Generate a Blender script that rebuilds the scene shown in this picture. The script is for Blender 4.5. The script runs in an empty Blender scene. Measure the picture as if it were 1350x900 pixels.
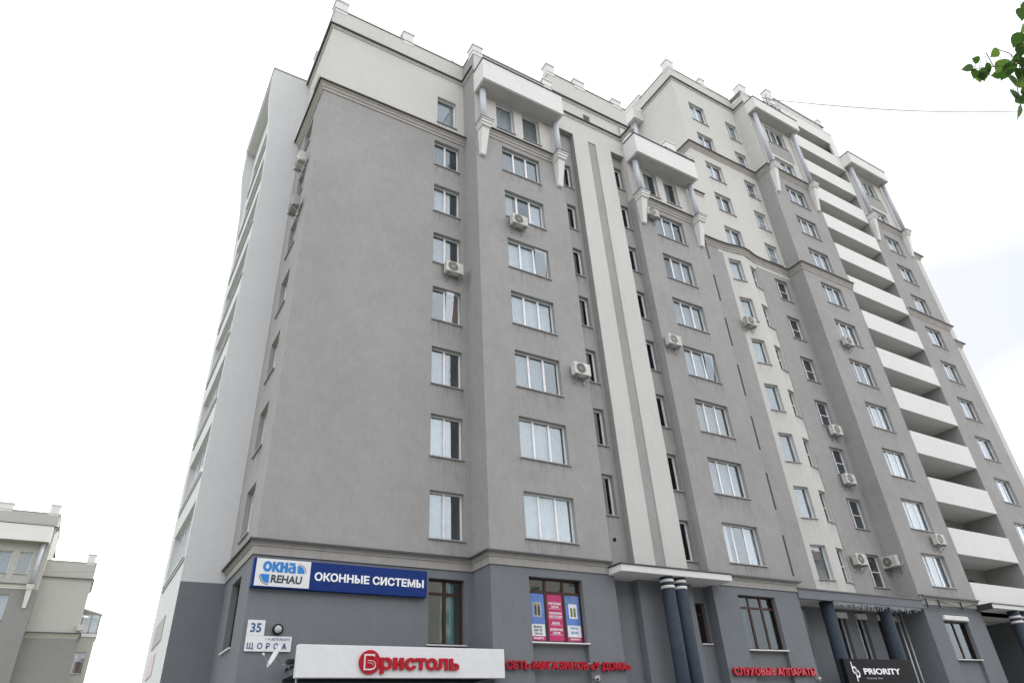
import bpy, math, random
from mathutils import Vector, Matrix
random.seed(7)
S = bpy.context.scene
COL = S.collection
R_ = math.radians
# ------------------------------------------------------------------ camera
cam = bpy.data.cameras.new('camera'); camo = bpy.data.objects.new('camera', cam); COL.objects.link(camo)
CAM = Vector((-3.88, -20.92, 1.6))
yaw, pit, rol = .567152852, .555831423, .0603697252
fw = Vector((math.sin(yaw)*math.cos(pit), math.cos(yaw)*math.cos(pit), math.sin(pit)))
r0 = Vector((math.cos(yaw), -math.sin(yaw), 0)); d0 = fw.cross(r0)
rt = math.cos(rol)*r0 + math.sin(rol)*d0; dn = -math.sin(rol)*r0 + math.cos(rol)*d0
M = Matrix.Identity(4)
for i, v in enumerate((rt, -dn, -fw)):
    for k in range(3): M[k][i] = v[k]
M.translation = CAM
camo.matrix_world = M
cam.sensor_fit = 'HORIZONTAL'; cam.sensor_width = 36; cam.lens = 879.026*36/1350
cam.clip_start = .05; cam.clip_end = 6000
S.camera = camo
FPX = 879.026
def pix(u, v, dist):
    d = rt*((u-675)/FPX) + dn*((v-450)/FPX) + fw
    return CAM + d.normalized()*dist
# ------------------------------------------------------------------ sky, sun, exposure
SUN = Vector((.3603, .4685, .8066)).normalized()
W_ = bpy.data.worlds.new('World'); S.world = W_; W_.use_nodes = True
nt = W_.node_tree; nt.nodes.clear(); N = nt.nodes.new; L = nt.links.new
out = N('ShaderNodeOutputWorld'); bg = N('ShaderNodeBackground'); bg.inputs[1].default_value = .1
sky = N('ShaderNodeTexSky'); sky.sky_type = 'NISHITA'; sky.sun_disc = False
sky.sun_elevation = math.asin(SUN.z); sky.sun_rotation = math.atan2(SUN.x, SUN.y)
sky.air_density = 1.0; sky.dust_density = 3.0; sky.ozone_density = 1.0; sky.altitude = 250
tc = N('ShaderNodeTexCoord'); mp = N('ShaderNodeMapping'); mp.inputs['Scale'].default_value = (1, 1, 1.4)
nz = N('ShaderNodeTexNoise'); nz.inputs['Scale'].default_value = 1.6; nz.inputs['Detail'].default_value = 6; nz.inputs['Roughness'].default_value = .55
cr = N('ShaderNodeMapRange'); cr.inputs[1].default_value = .36; cr.inputs[2].default_value = .60; cr.inputs[3].default_value = .80; cr.inputs[4].default_value = .98
mx = N('ShaderNodeMix'); mx.data_type = 'RGBA'; mx.inputs[7].default_value = (9.6, 9.7, 9.9, 1)
L(tc.outputs['Generated'], mp.inputs[0]); L(mp.outputs[0], nz.inputs[0]); L(nz.outputs[0], cr.inputs[0]); L(cr.outputs[0], mx.inputs[0])
n2 = N('ShaderNodeTexNoise'); n2.inputs['Scale'].default_value = 1.5; n2.inputs['Detail'].default_value = 2; n2.inputs['Roughness'].default_value = .45
c2 = N('ShaderNodeMapRange'); c2.inputs[1].default_value = .30; c2.inputs[2].default_value = .78; c2.inputs[3].default_value = 4.7; c2.inputs[4].default_value = 16.5
tint = N('ShaderNodeMix'); tint.data_type = 'RGBA'; tint.blend_type = 'MULTIPLY'; tint.inputs[0].default_value = 1; tint.inputs[6].default_value = (.985, .995, 1.02, 1)
L(mp.outputs[0], n2.inputs[0]); L(n2.outputs[0], c2.inputs[0]); L(c2.outputs[0], tint.inputs[7]); L(tint.outputs[2], mx.inputs[7])
L(sky.outputs[0], mx.inputs[6]); L(mx.outputs[2], bg.inputs[0]); L(bg.outputs[0], out.inputs[0])
sl = bpy.data.lights.new('sun', 'SUN'); so = bpy.data.objects.new('sun', sl); COL.objects.link(so)
sl.energy = 2.2; sl.angle = R_(.53); sl.color = (1, .95, .88)
so.rotation_euler = (-SUN).to_track_quat('-Z', 'Y').to_euler(); so.location = (20, 20, 80)
S.view_settings.view_transform = 'Standard'; S.view_settings.look = 'None'; S.view_settings.gamma = 1; S.view_settings.exposure = 1.0
# ------------------------------------------------------------------ materials
MATS = {}
def mat_new(name):
    m = bpy.data.materials.new(name); m.use_nodes = True; MATS[name] = m
    return m, m.node_tree.nodes, m.node_tree.links, m.node_tree.nodes['Principled BSDF']
def plain(name, col, rough=.6, metal=0, spec=.5, var=.08, scale=6.0, rnd=0):
    m, n, l, p = mat_new(name)
    p.inputs['Roughness'].default_value = rough; p.inputs['Metallic'].default_value = metal
    p.inputs['Specular IOR Level'].default_value = spec
    t = n.new('ShaderNodeTexCoord'); z = n.new('ShaderNodeTexNoise'); z.inputs['Scale'].default_value = scale; z.inputs['Detail'].default_value = 5
    r = n.new('ShaderNodeMapRange'); r.inputs[1].default_value = .3; r.inputs[2].default_value = .7; r.inputs[3].default_value = 1-var; r.inputs[4].default_value = 1+var
    x = n.new('ShaderNodeMix'); x.data_type = 'RGBA'; x.blend_type = 'MULTIPLY'; x.inputs[0].default_value = 1; x.inputs[6].default_value = (*col, 1)
    l.new(t.outputs['Object'], z.inputs[0]); l.new(z.outputs[0], r.inputs[0]); l.new(r.outputs[0], x.inputs[7])
    if rnd:   # each hanging a little lighter or darker
        oi = n.new('ShaderNodeObjectInfo'); r2 = n.new('ShaderNodeMapRange'); r2.inputs[3].default_value = 1-rnd; r2.inputs[4].default_value = 1+rnd; l.new(oi.outputs['Random'], r2.inputs[0])
        y = n.new('ShaderNodeMix'); y.data_type = 'RGBA'; y.blend_type = 'MULTIPLY'; y.inputs[0].default_value = 1; l.new(x.outputs[2], y.inputs[6]); l.new(r2.outputs[0], y.inputs[7]); x = y
    l.new(x.outputs[2], p.inputs['Base Color'])
    return m
def stucco(name, col, dirt=.16, stain=(.30, .28, .25), streak=.35):
    """rendered wall: sand grain relief, soft patches, rain streaks"""
    m, n, l, p = mat_new(name)
    p.inputs['Roughness'].default_value = .92; p.inputs['Specular IOR Level'].default_value = .2
    t = n.new('ShaderNodeTexCoord')
    def noise(scale, detail, vec=None, ro=.6):
        z = n.new('ShaderNodeTexNoise'); z.inputs['Scale'].default_value = scale; z.inputs['Detail'].default_value = detail; z.inputs['Roughness'].default_value = ro
        l.new(vec or t.outputs['Object'], z.inputs[0]); return z.outputs[0]
    def rng(v, a, b, c, d):
        r = n.new('ShaderNodeMapRange'); r.inputs[1].default_value = a; r.inputs[2].default_value = b; r.inputs[3].default_value = c; r.inputs[4].default_value = d
        l.new(v, r.inputs[0]); return r.outputs[0]
    def mul(a, b):
        r = n.new('ShaderNodeMath'); r.operation = 'MULTIPLY'; l.new(a, r.inputs[0]); l.new(b, r.inputs[1]); return r.outputs[0]
    big = rng(noise(.35, 4), .3, .7, 1-dirt*.4, 1+dirt*.3)
    mid = rng(noise(2.2, 5), .3, .7, 1-dirt*.3, 1+dirt*.25)
    fine = rng(noise(20, 4, None, .75), .25, .75, .87, 1.13)
    mpv = n.new('ShaderNodeMapping'); mpv.inputs['Scale'].default_value = (7, 7, 2.2); l.new(t.outputs['Object'], mpv.inputs[0])
    trowel = rng(noise(1.0, 5, mpv.outputs[0], .7), .3, .7, 1-dirt*.32, 1+dirt*.28)
    v = mul(mul(big, mid), mul(fine, trowel))
    x = n.new('ShaderNodeMix'); x.data_type = 'RGBA'; x.blend_type = 'MULTIPLY'; x.inputs[0].default_value = 1; x.inputs[6].default_value = (*col, 1)
    l.new(v, x.inputs[7])
    mpn = n.new('ShaderNodeMapping'); mpn.inputs['Scale'].default_value = (3.2, 3.2, .16); l.new(t.outputs['Object'], mpn.inputs[0])
    st = rng(noise(1.0, 6, mpn.outputs[0], .65), .52, .78, 0, streak)
    y = n.new('ShaderNodeMix'); y.data_type = 'RGBA'; l.new(st, y.inputs[0]); l.new(x.outputs[2], y.inputs[6]); y.inputs[7].default_value = (*[c*s*2.2 for c, s in zip(col, stain)], 1)
    l.new(y.outputs[2], p.inputs['Base Color'])
    b = n.new('ShaderNodeBump'); b.inputs['Strength'].default_value = .35; b.inputs['Distance'].default_value = .01
    l.new(noise(60, 4), b.inputs['Height']); l.new(b.outputs[0], p.inputs['Normal'])
    return m
def glass(name, tint, ior):
    m = bpy.data.materials.new(name); m.use_nodes = True; MATS[name] = m
    n, l = m.node_tree.nodes, m.node_tree.links; n.clear()
    o = n.new('ShaderNodeOutputMaterial'); mix = n.new('ShaderNodeMixShader'); g = n.new('ShaderNodeBsdfGlossy'); tr = n.new('ShaderNodeBsdfTransparent'); lw = n.new('ShaderNodeLayerWeight'); pw = n.new('ShaderNodeMath'); pw.operation = 'POWER'; pw.inputs[1].default_value = 5; f = n.new('ShaderNodeMapRange'); l.new(lw.outputs['Facing'], pw.inputs[0]); l.new(pw.outputs[0], f.inputs[0]); f.inputs[3].default_value = ior; f.inputs[4].default_value = 1; lw.inputs[0].default_value = .5
    g.inputs['Roughness'].default_value = .015; g.inputs['Color'].default_value = (.88, .94, 1, 1); tr.inputs[0].default_value = (*tint, 1)
    t = n.new('ShaderNodeTexCoord'); z = n.new('ShaderNodeTexNoise'); z.inputs['Scale'].default_value = 1.3; z.inputs['Detail'].default_value = 1
    b = n.new('ShaderNodeBump'); b.inputs['Strength'].default_value = .05; b.inputs['Distance'].default_value = .05
    l.new(t.outputs['Object'], z.inputs[0]); l.new(z.outputs[0], b.inputs['Height']); l.new(b.outputs[0], g.inputs['Normal'])
    l.new(f.outputs[0], mix.inputs[0]); l.new(tr.outputs[0], mix.inputs[1]); l.new(g.outputs[0], mix.inputs[2]); l.new(mix.outputs[0], o.inputs[0])
    return m
stucco('grey', (.342, .336, .333), .17, (.36, .35, .34), .16)
stucco('beige', (.575, .57, .548), .08, (.38, .37, .36), .16)
stucco('far_grey', (.27, .265, .265), .13, (.36, .35, .34), .16)
stucco('far_beige', (.46, .455, .435), .08, (.38, .37, .36), .16)
stucco('base', (.186, .198, .216), .12, (.34, .35, .36), .25)
stucco('white_wall', (.66, .67, .68), .06, (.38, .38, .38), .18)
stucco('trim', (.46, .445, .42), .16, (.30, .28, .26), .4)
stucco('trim_grey', (.36, .35, .335), .14, (.30, .28, .26), .4)
stucco('white_trim', (.72, .72, .71), .07, (.38, .37, .35), .25)
stucco('soffit', (.46, .46, .455), .2, (.33, .33, .32), .3)  # greyer than the white trim; canopy underside shade put into the colour
plain('column', (.50, .53, .58), .55)
plain('dark_column', (.036, .047, .066), .7, spec=.25, var=.15)
plain('flashing', (.06, .062, .068), .45, .3)
plain('zinc', (.42, .43, .44), .4, .6)
plain('pvc', (.80, .81, .82), .35)
plain('brown_frame', (.055, .026, .016), .5, spec=.25)
plain('sill', (.30, .30, .30), .5)
plain('white_sill', (.72, .72, .72), .5)
plain('curtain', (.38, .39, .405), .9, var=.10, scale=3, rnd=.45)
plain('curtain_cream', (.40, .37, .31), .9, var=.08, scale=3, rnd=.4)
plain('curtain_teal', (.10, .26, .27), .9)
plain('curtain_brown', (.20, .12, .09), .9)
plain('plaster', (.55, .54, .52), .9)
plain('dark_room', (.06, .058, .055), .9)
plain('roof_felt', (.06, .06, .062), .9)
plain('black', (.010, .010, .012), .6, spec=.15)
plain('iron', (.02, .02, .022), .5, .4)
plain('ac_white', (.52, .51, .48), .55, var=.14, rnd=.28)
plain('ac_dark', (.05, .05, .05), .6)
plain('metal', (.35, .35, .36), .45, .5)
plain('sign_blue', (.004, .028, .17), .5, spec=.2)
plain('sign_white', (.72, .73, .75), .4, var=.03)
plain('letter_white', (.85, .86, .88), .4, var=.02)
plain('letter_blue', (.01, .20, .56), .4)
plain('plate_blue', (.02, .085, .24), .4)
plain('letter_dark', (.03, .035, .045), .4)
plain('red', (.42, .008, .022), .45, spec=.25, var=.04)
plain('red_pale', (.62, .045, .07), .35, var=.06)
plain('magenta', (.46, .015, .13), .5)
plain('poster_blue', (.10, .20, .52), .5, var=.2, scale=3)
plain('poster_white', (.75, .76, .78), .5)
plain('poster_green', (.16, .19, .07), .6, var=.3, scale=12)
plain('poster_dark', (.05, .055, .06), .6, var=.3, scale=12)
plain('lamp_glass', (.42, .47, .45), .2)
plain('dish', (.74, .74, .74), .4)
plain('bark', (.10, .085, .07), .9, var=.3, scale=20)
plain('asphalt', (.05, .05, .052), .9, var=.2, scale=3)
plain('paving', (.24, .235, .23), .9, var=.15, scale=3)
plain('kerb', (.30, .30, .29), .9)
plain('grass_soil', (.10, .11, .06), .95, var=.3, scale=2)
plain('opposite_wall', (.40, .37, .32), .9)
plain('opposite_roof', (.16, .08, .06), .8)
plain('pink_print', (.62, .54, .54), .7, var=.12)
plain('blue_print', (.24, .38, .55), .7, var=.12)
glass('glass', (.92, .95, .96), .10)
glass('glass_dark', (.48, .55, .55), .05)
def leafmat(name, col):
    m, n, l, p = mat_new(name)
    o = n['Material Output']; t = n.new('ShaderNodeBsdfTranslucent'); mixs = n.new('ShaderNodeMixShader'); mixs.inputs[0].default_value = .45
    oi = n.new('ShaderNodeObjectInfo'); r = n.new('ShaderNodeMapRange'); r.inputs[3].default_value = .6; r.inputs[4].default_value = 1.35; l.new(oi.outputs['Random'], r.inputs[0])
    x = n.new('ShaderNodeMix'); x.data_type = 'RGBA'; x.blend_type = 'MULTIPLY'; x.inputs[0].default_value = 1; x.inputs[6].default_value = (*col, 1); l.new(r.outputs[0], x.inputs[7])
    l.new(x.outputs[2], p.inputs['Base Color']); p.inputs['Roughness'].default_value = .45
    t.inputs[0].default_value = (col[0]*1.5, col[1]*1.6, col[2]*.8, 1)
    l.new(p.outputs[0], mixs.inputs[1]); l.new(t.outputs[0], mixs.inputs[2]); l.new(mixs.outputs[0], o.inputs[0])
leafmat('leaf', (.028, .062, .015))
leafmat('leaf_pale', (.07, .12, .035))
# ------------------------------------------------------------------ mesh helpers
POS = {}
def put(o, parent, world):
    """place an object at a world position under an unrotated parent"""
    COL.objects.link(o)
    if parent is not None:
        o.parent = parent
        if parent.get('_rot'):
            pass
    o.location = Vector(world) - (POS[parent.name] if parent is not None else Vector())
    POS[o.name] = Vector(world)
    return o
def tag(o, label, cat, group=None, kind=None):
    if label: o['label'] = label
    if cat: o['category'] = cat
    if group: o['group'] = group
    if kind: o['kind'] = kind
    return o
def thing(name, label, cat, loc, group=None):
    o = bpy.data.objects.new(name, None); o.empty_display_size = .3
    put(o, None, loc); return tag(o, label, cat, group)
class MB:
    def __init__(s): s.v = []; s.f = []
    def quad(s, *p):
        b = len(s.v); s.v += [tuple(q) for q in p]; s.f.append(tuple(range(b, b+len(p)))); return s
    def box(s, x0, y0, z0, x1, y1, z1):
        b = len(s.v)
        s.v += [(x0,y0,z0),(x1,y0,z0),(x1,y1,z0),(x0,y1,z0),(x0,y0,z1),(x1,y0,z1),(x1,y1,z1),(x0,y1,z1)]
        s.f += [tuple(b+i for i in q) for q in ((0,3,2,1),(4,5,6,7),(0,1,5,4),(1,2,6,5),(2,3,7,6),(3,0,4,7))]; return s
    def frustum(s, lo, hi, z0, z1):
        (a0,b0,a1,b1), (c0,e0,c1,e1) = lo, hi; b = len(s.v)
        s.v += [(a0,b0,z0),(a1,b0,z0),(a1,b1,z0),(a0,b1,z0),(c0,e0,z1),(c1,e0,z1),(c1,e1,z1),(c0,e1,z1)]
        s.f += [tuple(b+i for i in q) for q in ((0,3,2,1),(4,5,6,7),(0,1,5,4),(1,2,6,5),(2,3,7,6),(3,0,4,7))]; return s
    def tube(s, p, q, r, n=12, r2=None, caps=True):
        p, q = Vector(p), Vector(q); d = (q-p).normalized(); r2 = r if r2 is None else r2
        a = d.orthogonal().normalized(); c = d.cross(a); b = len(s.v)
        for i in range(n):
            t = 2*math.pi*i/n; e = a*math.cos(t)+c*math.sin(t); s.v.append(tuple(p+e*r)); s.v.append(tuple(q+e*r2))
        for i in range(n):
            j = (i+1) % n; s.f.append((b+2*i, b+2*j, b+2*j+1, b+2*i+1))
        if caps:
            s.f.append(tuple(b+2*i for i in range(n))[::-1]); s.f.append(tuple(b+2*i+1 for i in range(n)))
        return s
    def path(s, pts, r, n=8, taper=None):
        for i in range(len(pts)-1):
            s.tube(pts[i], pts[i+1], r if taper is None else taper[i], n, None if taper is None else taper[i+1], True)
        return s
    def sweep(s, path, prof):
        """prof: (projection, z) list swept along a plan path, outward to the right hand"""
        pts = [Vector(p) for p in path]; offs = []
        for i, p in enumerate(pts):
            ds = []
            if i > 0: ds.append((pts[i]-pts[i-1]).normalized())
            if i < len(pts)-1: ds.append((pts[i+1]-pts[i]).normalized())
            ns = [Vector((d.y, -d.x)) for d in ds]
            if len(ns) == 1: offs.append(ns[0])
            else:
                m = (ns[0]+ns[1]).normalized(); offs.append(m/max(.2, m.dot(ns[0])))
        b = len(s.v); k = len(prof)
        for p, o in zip(pts, offs):
            for pr, z in prof: q = p+o*pr; s.v.append((q.x, q.y, z))
        for i in range(len(pts)-1):
            for j in range(k-1): s.f.append((b+i*k+j, b+(i+1)*k+j, b+(i+1)*k+j+1, b+i*k+j+1))
        s.f.append(tuple(b+j for j in range(k))[::-1]); s.f.append(tuple(b+(len(pts)-1)*k+j for j in range(k)))
        return s
    def mesh(s, name, mat, smooth=False):
        me = bpy.data.meshes.new(name); me.from_pydata(s.v, [], s.f); me.materials.append(MATS[mat]); me.update()
        if smooth:
            for p in me.polygons: p.use_smooth = len(p.vertices) == 4
        return me
    def build(s, name, mat, parent=None, smooth=False, world=(0,0,0)):
        return put(bpy.data.objects.new(name, s.mesh(name, mat, smooth)), parent, world)
    def bev(s, name, mat, parent=None, w=.01, world=(0,0,0)):
        o = s.build(name, mat, parent, False, world); m = o.modifiers.new('bevel', 'BEVEL'); m.width = w; m.segments = 2; m.limit_method = 'ANGLE'; return o
# ------------------------------------------------------------------ windows
TYPES = {}
def wtype(key, w, h, cols, transom=0, frame='pvc', sill='sill', fr=.055, mull=.09, pane='glass', bar=None):
    """frame mesh, pane meshes, sill mesh for a window w x h; y=0 is the wall face, inside is +y"""
    y0, y1 = .185, .255
    b = MB(); b.box(0, y0, 0, fr, y1, h); b.box(w-fr, y0, 0, w, y1, h); b.box(fr, y0, 0, w-fr, y1, fr); b.box(fr, y0, h-fr, w-fr, y1, h)
    xs = [fr]; acc = 0; cells = []
    tot = sum(cols)
    for i, c in enumerate(cols):
        a = fr if i == 0 else xs[-1]
        acc += c; e = w-fr if i == len(cols)-1 else w*acc/tot-mull/2
        cells.append((a, e))
        if i < len(cols)-1: b.box(e, y0+.003, fr, e+mull, y1-.003, h-fr); xs.append(e+mull)
    rows = [(fr, h-fr)]
    if transom:
        zt = h-transom; rows = [(fr, zt-.04), (zt+.04, h-fr)]
        for a, e in cells: b.box(a, y0+.003, zt-.04, e, y1-.003, zt+.04)
    if bar is not None:
        i, zz = bar; a, e = cells[i]; b.box(a, y0-.012, zz-.02, e, y0+.012, zz+.02)
    panes = []
    for a, e in cells:
        for r0_, r1_ in rows:
            q = MB(); q.box(a, .216, r0_, e, .222, r1_); panes.append(q.mesh('pane', pane))
    s = MB(); s.box(-.04, -.07, -.045, w+.04, .19, -.006)
    sb = MB(); sb.box(fr, y0, .0, w-fr, y1, .05)
    TYPES[key] = dict(w=w, h=h, frame=b.mesh('window', frame), panes=panes, sill=s.mesh('sill', sill), cells=cells, rows=rows, fr=fr)
def curtain_mesh(w, h, f0, f1, mat, amp=.014, per=.13):
    b = MB(); n = max(8, int((f1-f0)*w/per*4)); x0, x1 = f0*w, f1*w
    for i in range(n+1):
        x = x0+(x1-x0)*i/n; y = .315+amp*math.sin(i*math.pi/2+.5*math.sin(i*.7))
        b.v += [(x, y, .05), (x, y*1.0, h-.02)]
    for i in range(n): b.f.append((2*i, 2*i+2, 2*i+3, 2*i+1))
    me = b.mesh('curtain', mat, True); return me
CURT = {}
def streakmat():
    m = bpy.data.materials.new('rain_streak'); m.use_nodes = True; MATS['rain_streak'] = m; n, l = m.node_tree.nodes, m.node_tree.links; p = n['Principled BSDF']; o = n['Material Output']
    p.inputs['Base Color'].default_value = (.10, .095, .085, 1); p.inputs['Roughness'].default_value = .95; p.inputs['Specular IOR Level'].default_value = .1
    tr = n.new('ShaderNodeBsdfTransparent'); mixs = n.new('ShaderNodeMixShader'); t = n.new('ShaderNodeTexCoord'); sp = n.new('ShaderNodeSeparateXYZ'); oi = n.new('ShaderNodeObjectInfo')
    mpn = n.new('ShaderNodeMapping'); mpn.inputs['Scale'].default_value = (5, 1, .7); z = n.new('ShaderNodeTexNoise'); z.noise_dimensions = '4D'; z.inputs['Scale'].default_value = 1.6; z.inputs['Detail'].default_value = 5
    w = n.new('ShaderNodeMath'); w.operation = 'MULTIPLY'; w.inputs[1].default_value = 50; l.new(oi.outputs['Random'], w.inputs[0]); l.new(w.outputs[0], z.inputs['W'])
    r = n.new('ShaderNodeMapRange'); r.inputs[1].default_value = .48; r.inputs[2].default_value = .75; f = n.new('ShaderNodeMapRange'); f.inputs[1].default_value = -1.0; f.inputs[2].default_value = -.05; f.inputs[3].default_value = 0; f.inputs[4].default_value = .3
    k = n.new('ShaderNodeMath'); k.operation = 'MULTIPLY'
    l.new(t.outputs['Object'], mpn.inputs[0]); l.new(mpn.outputs[0], z.inputs['Vector']); l.new(z.outputs[0], r.inputs[0]); l.new(t.outputs['Object'], sp.inputs[0]); l.new(sp.outputs['Z'], f.inputs[0]); l.new(r.outputs[0], k.inputs[0]); l.new(f.outputs[0], k.inputs[1])
    l.new(k.outputs[0], mixs.inputs[0]); l.new(tr.outputs[0], mixs.inputs[1]); l.new(p.outputs[0], mixs.inputs[2]); l.new(mixs.outputs[0], o.inputs[0])
streakmat()
STREAK = {}
def window(parent, key, p0, ang, a, z, curtain='rand', name='window', tilt=None):
    T = TYPES[key]; d = Vector((math.cos(ang), math.sin(ang), 0))
    world = Vector((p0[0], p0[1], z)) + d*a
    o = bpy.data.objects.new(name, T['frame']); put(o, parent, world); o.rotation_euler.z = ang
    def kid(nm, me):
        c = bpy.data.objects.new(nm, me); COL.objects.link(c); c.parent = o; return c
    for i, me in enumerate(T['panes']):
        c = kid('pane', me)
        if tilt == i:
            c.rotation_euler.x = R_(5)
        else:
            c.rotation_euler = (R_(random.uniform(-.35, .35)), 0, R_(random.uniform(-.35, .35)))
    kid('sill', T['sill'])
    if z > 7.5 and key != 'loggia' and key != 'porch':
        if key not in STREAK: STREAK[key] = MB().quad((-.08, -.004, -1.0), (T['w']+.08, -.004, -1.0), (T['w']+.08, -.004, -.05), (-.08, -.004, -.05)).mesh('rain_streak', 'rain_streak')
        kid('rain_streak', STREAK[key])
    if curtain == 'rand':
        curtain = random.choices(['full', 'left', 'right', 'sides', 'cream', 'none'], [46, 16, 8, 12, 8, 10])[0]
    sets = {'full': [(.02, .98, 'curtain')], 'left': [(.02, .66, 'curtain')], 'right': [(.36, .98, 'curtain')], 'sides': [(.02, .27, 'curtain'), (.70, .98, 'curtain')],
            'cream': [(.02, .98, 'curtain_cream')], 'none': [], 'teal': [(.42, .80, 'curtain_teal')], 'brown': [(.5, .98, 'curtain_brown')], 'half': [(.02, .74, 'curtain')]}[curtain]
    for f0, f1, mt in sets:
        k = (key, f0, f1, mt)
        if k not in CURT: CURT[k] = curtain_mesh(T['w'], T['h'], f0, f1, mt)
        kid('curtain', CURT[k])
    return o
wtype('A2', 1.35, 1.70, [.47, .53]); wtype('T3', 2.22, 1.70, [1, 1, 1]); wtype('N1', .57, 1.70, [1], fr=.09, pane='glass_dark')
wtype('attic', 1.08, 1.98, [1]); wtype('E2', 1.62, 1.66, [.5, .5]); wtype('E2s', 1.25, 1.66, [.36, .64], mull=.07, bar=(1, .8))
wtype('bowW', 1.0, 1.66, [1]); wtype('bowN', .78, 1.66, [1], bar=(0, .8), pane='glass_dark'); wtype('H3', 2.1, 1.66, [1, 1, 1], mull=.08)
wtype('T3s', 2.22, 1.95, [1, 1, 1]); wtype('H3s', 2.05, 1.95, [1, 1, 1], mull=.08); wtype('E2t', 1.6, 1.98, [.5, .5]); wtype('E2st', 1.25, 1.95, [.4, .6], mull=.07)
wtype('gA', 1.32, 2.02, [1, 1], .45, 'brown_frame', 'white_sill', .06, .11); wtype('gB', 2.22, 2.04, [1, 1, 1], .45, 'brown_frame', 'white_sill', .06, .10)
wtype('gD', 2.22, 2.04, [1, 1, 1], .45, 'brown_frame', 'white_sill', .06, .10, 'glass_dark'); wtype('gN', .52, 1.48, [1], .4, 'brown_frame', 'white_sill'); wtype('gSide', 1.35, 2.02, [1, 1], .45, 'brown_frame', 'white_sill')
wtype('side', 1.35, 1.70, [1, 1]); wtype('loggia', 5.1, 1.95, [1]*7, mull=.06, sill='white_sill'); wtype('porch', .72, 2.0, [1], 0, 'pvc', 'white_sill', .05)
wtype('gF', 2.2, 1.75, [1, 1], 0, 'brown_frame', 'white_sill', .06, .10, 'glass_dark'); wtype('far2', .9, 1.9, [1]); wtype('far3', 1.5, 2.1, [1, 1])
wtype('shop', 5.0, 3.0, [1, 1, 1, 1], .7, 'brown_frame', 'sill', .08, .1, 'glass_dark'); wtype('opp', 1.5, 1.6, [1, 1])
def wall(parent, mat, p0, p1, z0, z1, wins=(), holes=(), depth=.22, name='wall'):
    """wall sheet p0->p1 (outside on the right hand) with real openings; wins: (a, z, type[, curtain[, tilt]])"""
    p0, p1 = Vector(p0), Vector(p1); Ln = (p1-p0).length; d = (p1-p0)/Ln; nrm = Vector((d.y, -d.x)); ang = math.atan2(d.y, d.x)
    hs = [(w[0], w[1], w[0]+TYPES[w[2]]['w'], w[1]+TYPES[w[2]]['h']) for w in wins] + [tuple(h) for h in holes]
    hs = [h for h in hs if h[1] < z1 and h[3] > z0]
    xs = sorted({0, Ln} | {h[0] for h in hs} | {h[2] for h in hs}); zs = sorted({z0, z1} | {max(z0, h[1]) for h in hs} | {min(z1, h[3]) for h in hs})
    b = MB(); P = lambda a, z, k=0: (p0.x+d.x*a-nrm.x*k, p0.y+d.y*a-nrm.y*k, z)
    ids = {}
    def vi(a, z):
        key = (round(a, 4), round(z, 4))
        if key not in ids: ids[key] = len(b.v); b.v.append(P(a, z))
        return ids[key]
    for i in range(len(xs)-1):
        for j in range(len(zs)-1):
            cx, cz = (xs[i]+xs[i+1])/2, (zs[j]+zs[j+1])/2
            if any(h[0] < cx < h[2] and h[1] < cz < h[3] for h in hs): continue
            b.f.append((vi(xs[i], zs[j]), vi(xs[i+1], zs[j]), vi(xs[i+1], zs[j+1]), vi(xs[i], zs[j+1])))
    for h in hs:
        a0, c0, a1, c1 = h[:4]; D = h[4] if len(h) > 4 else depth
        c0 = max(c0, z0)
        b.quad(P(a0, c0), P(a0, c1), P(a0, c1, D), P(a0, c0, D)); b.quad(P(a1, c1), P(a1, c0), P(a1, c0, D), P(a1, c1, D))
        b.quad(P(a0, c1), P(a1, c1), P(a1, c1, D), P(a0, c1, D)); b.quad(P(a1, c0), P(a0, c0), P(a0, c0, D), P(a1, c0, D))
    o = b.build(name, mat, parent)
    for w in wins: window(parent, w[2], p0, ang, w[0], w[1], *(w[3:4] or ['rand']), tilt=(w[4] if len(w) > 4 else None))
    return o
def cornice(parent, path, z, kind='big', mat='trim'):
    if kind == 'big':
        pr = [(-.02, z-.32), (.05, z-.32), (.05, z-.20), (.12, z-.16), (.12, z-.06), (.22, z), (.22, z+.07), (-.02, z+.07)]; top = .30; zt = z+.072
    elif kind == 'gf':
        pr = [(-.02, z-.40), (.05, z-.40), (.05, z-.15), (.08, z-.15), (.08, z-.10), (.10, z-.08), (.14, z-.05), (.14, z+.0), (-.02, z+.0)]; top = .22; zt = z+.003
    else:
        pr = [(-.02, z-.14), (.05, z-.14), (.05, z-.06), (.10, z-.02), (.10, z+.03), (-.02, z+.03)]; top = .19; zt = z+.033
    o = MB().sweep(path, pr).build('cornice', mat, parent)
    MB().sweep(path, [(-.02, zt), (top-.02, zt), (top-.02, zt-.035), (top, zt-.035), (top, zt+.03), (-.02, zt+.06)]).build('flashing', 'flashing', o).location = (0, 0, 0)
    return o
def parapet(parent, path, z0, z1, mat='beige', th=.3, rail=True, name='parapet'):
    o = MB().sweep(path, [(.002, z0), (.002, z1), (-th, z1), (-th, z0)]).build(name, mat, parent)
    MB().sweep(path, [(.05, z1+.002), (.05, z1+.045), (-th-.04, z1+.06), (-th-.04, z1+.002)]).build('coping', 'zinc', o).location = (0, 0, 0)
    return o
def post(parent, x0, y0, x1, y1, z0, z1, mat='white_trim'):
    o = MB().box(x0, y0, z0, x1, y1, z1-.12).box(x0-.05, y0-.05, z1-.118, x1+.05, y1+.05, z1).build('roof_post', mat, parent); return o
def rail(parent, pts, r=.018):
    return MB().path(pts, r, 6).build('roof_rail', 'metal', parent)
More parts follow.
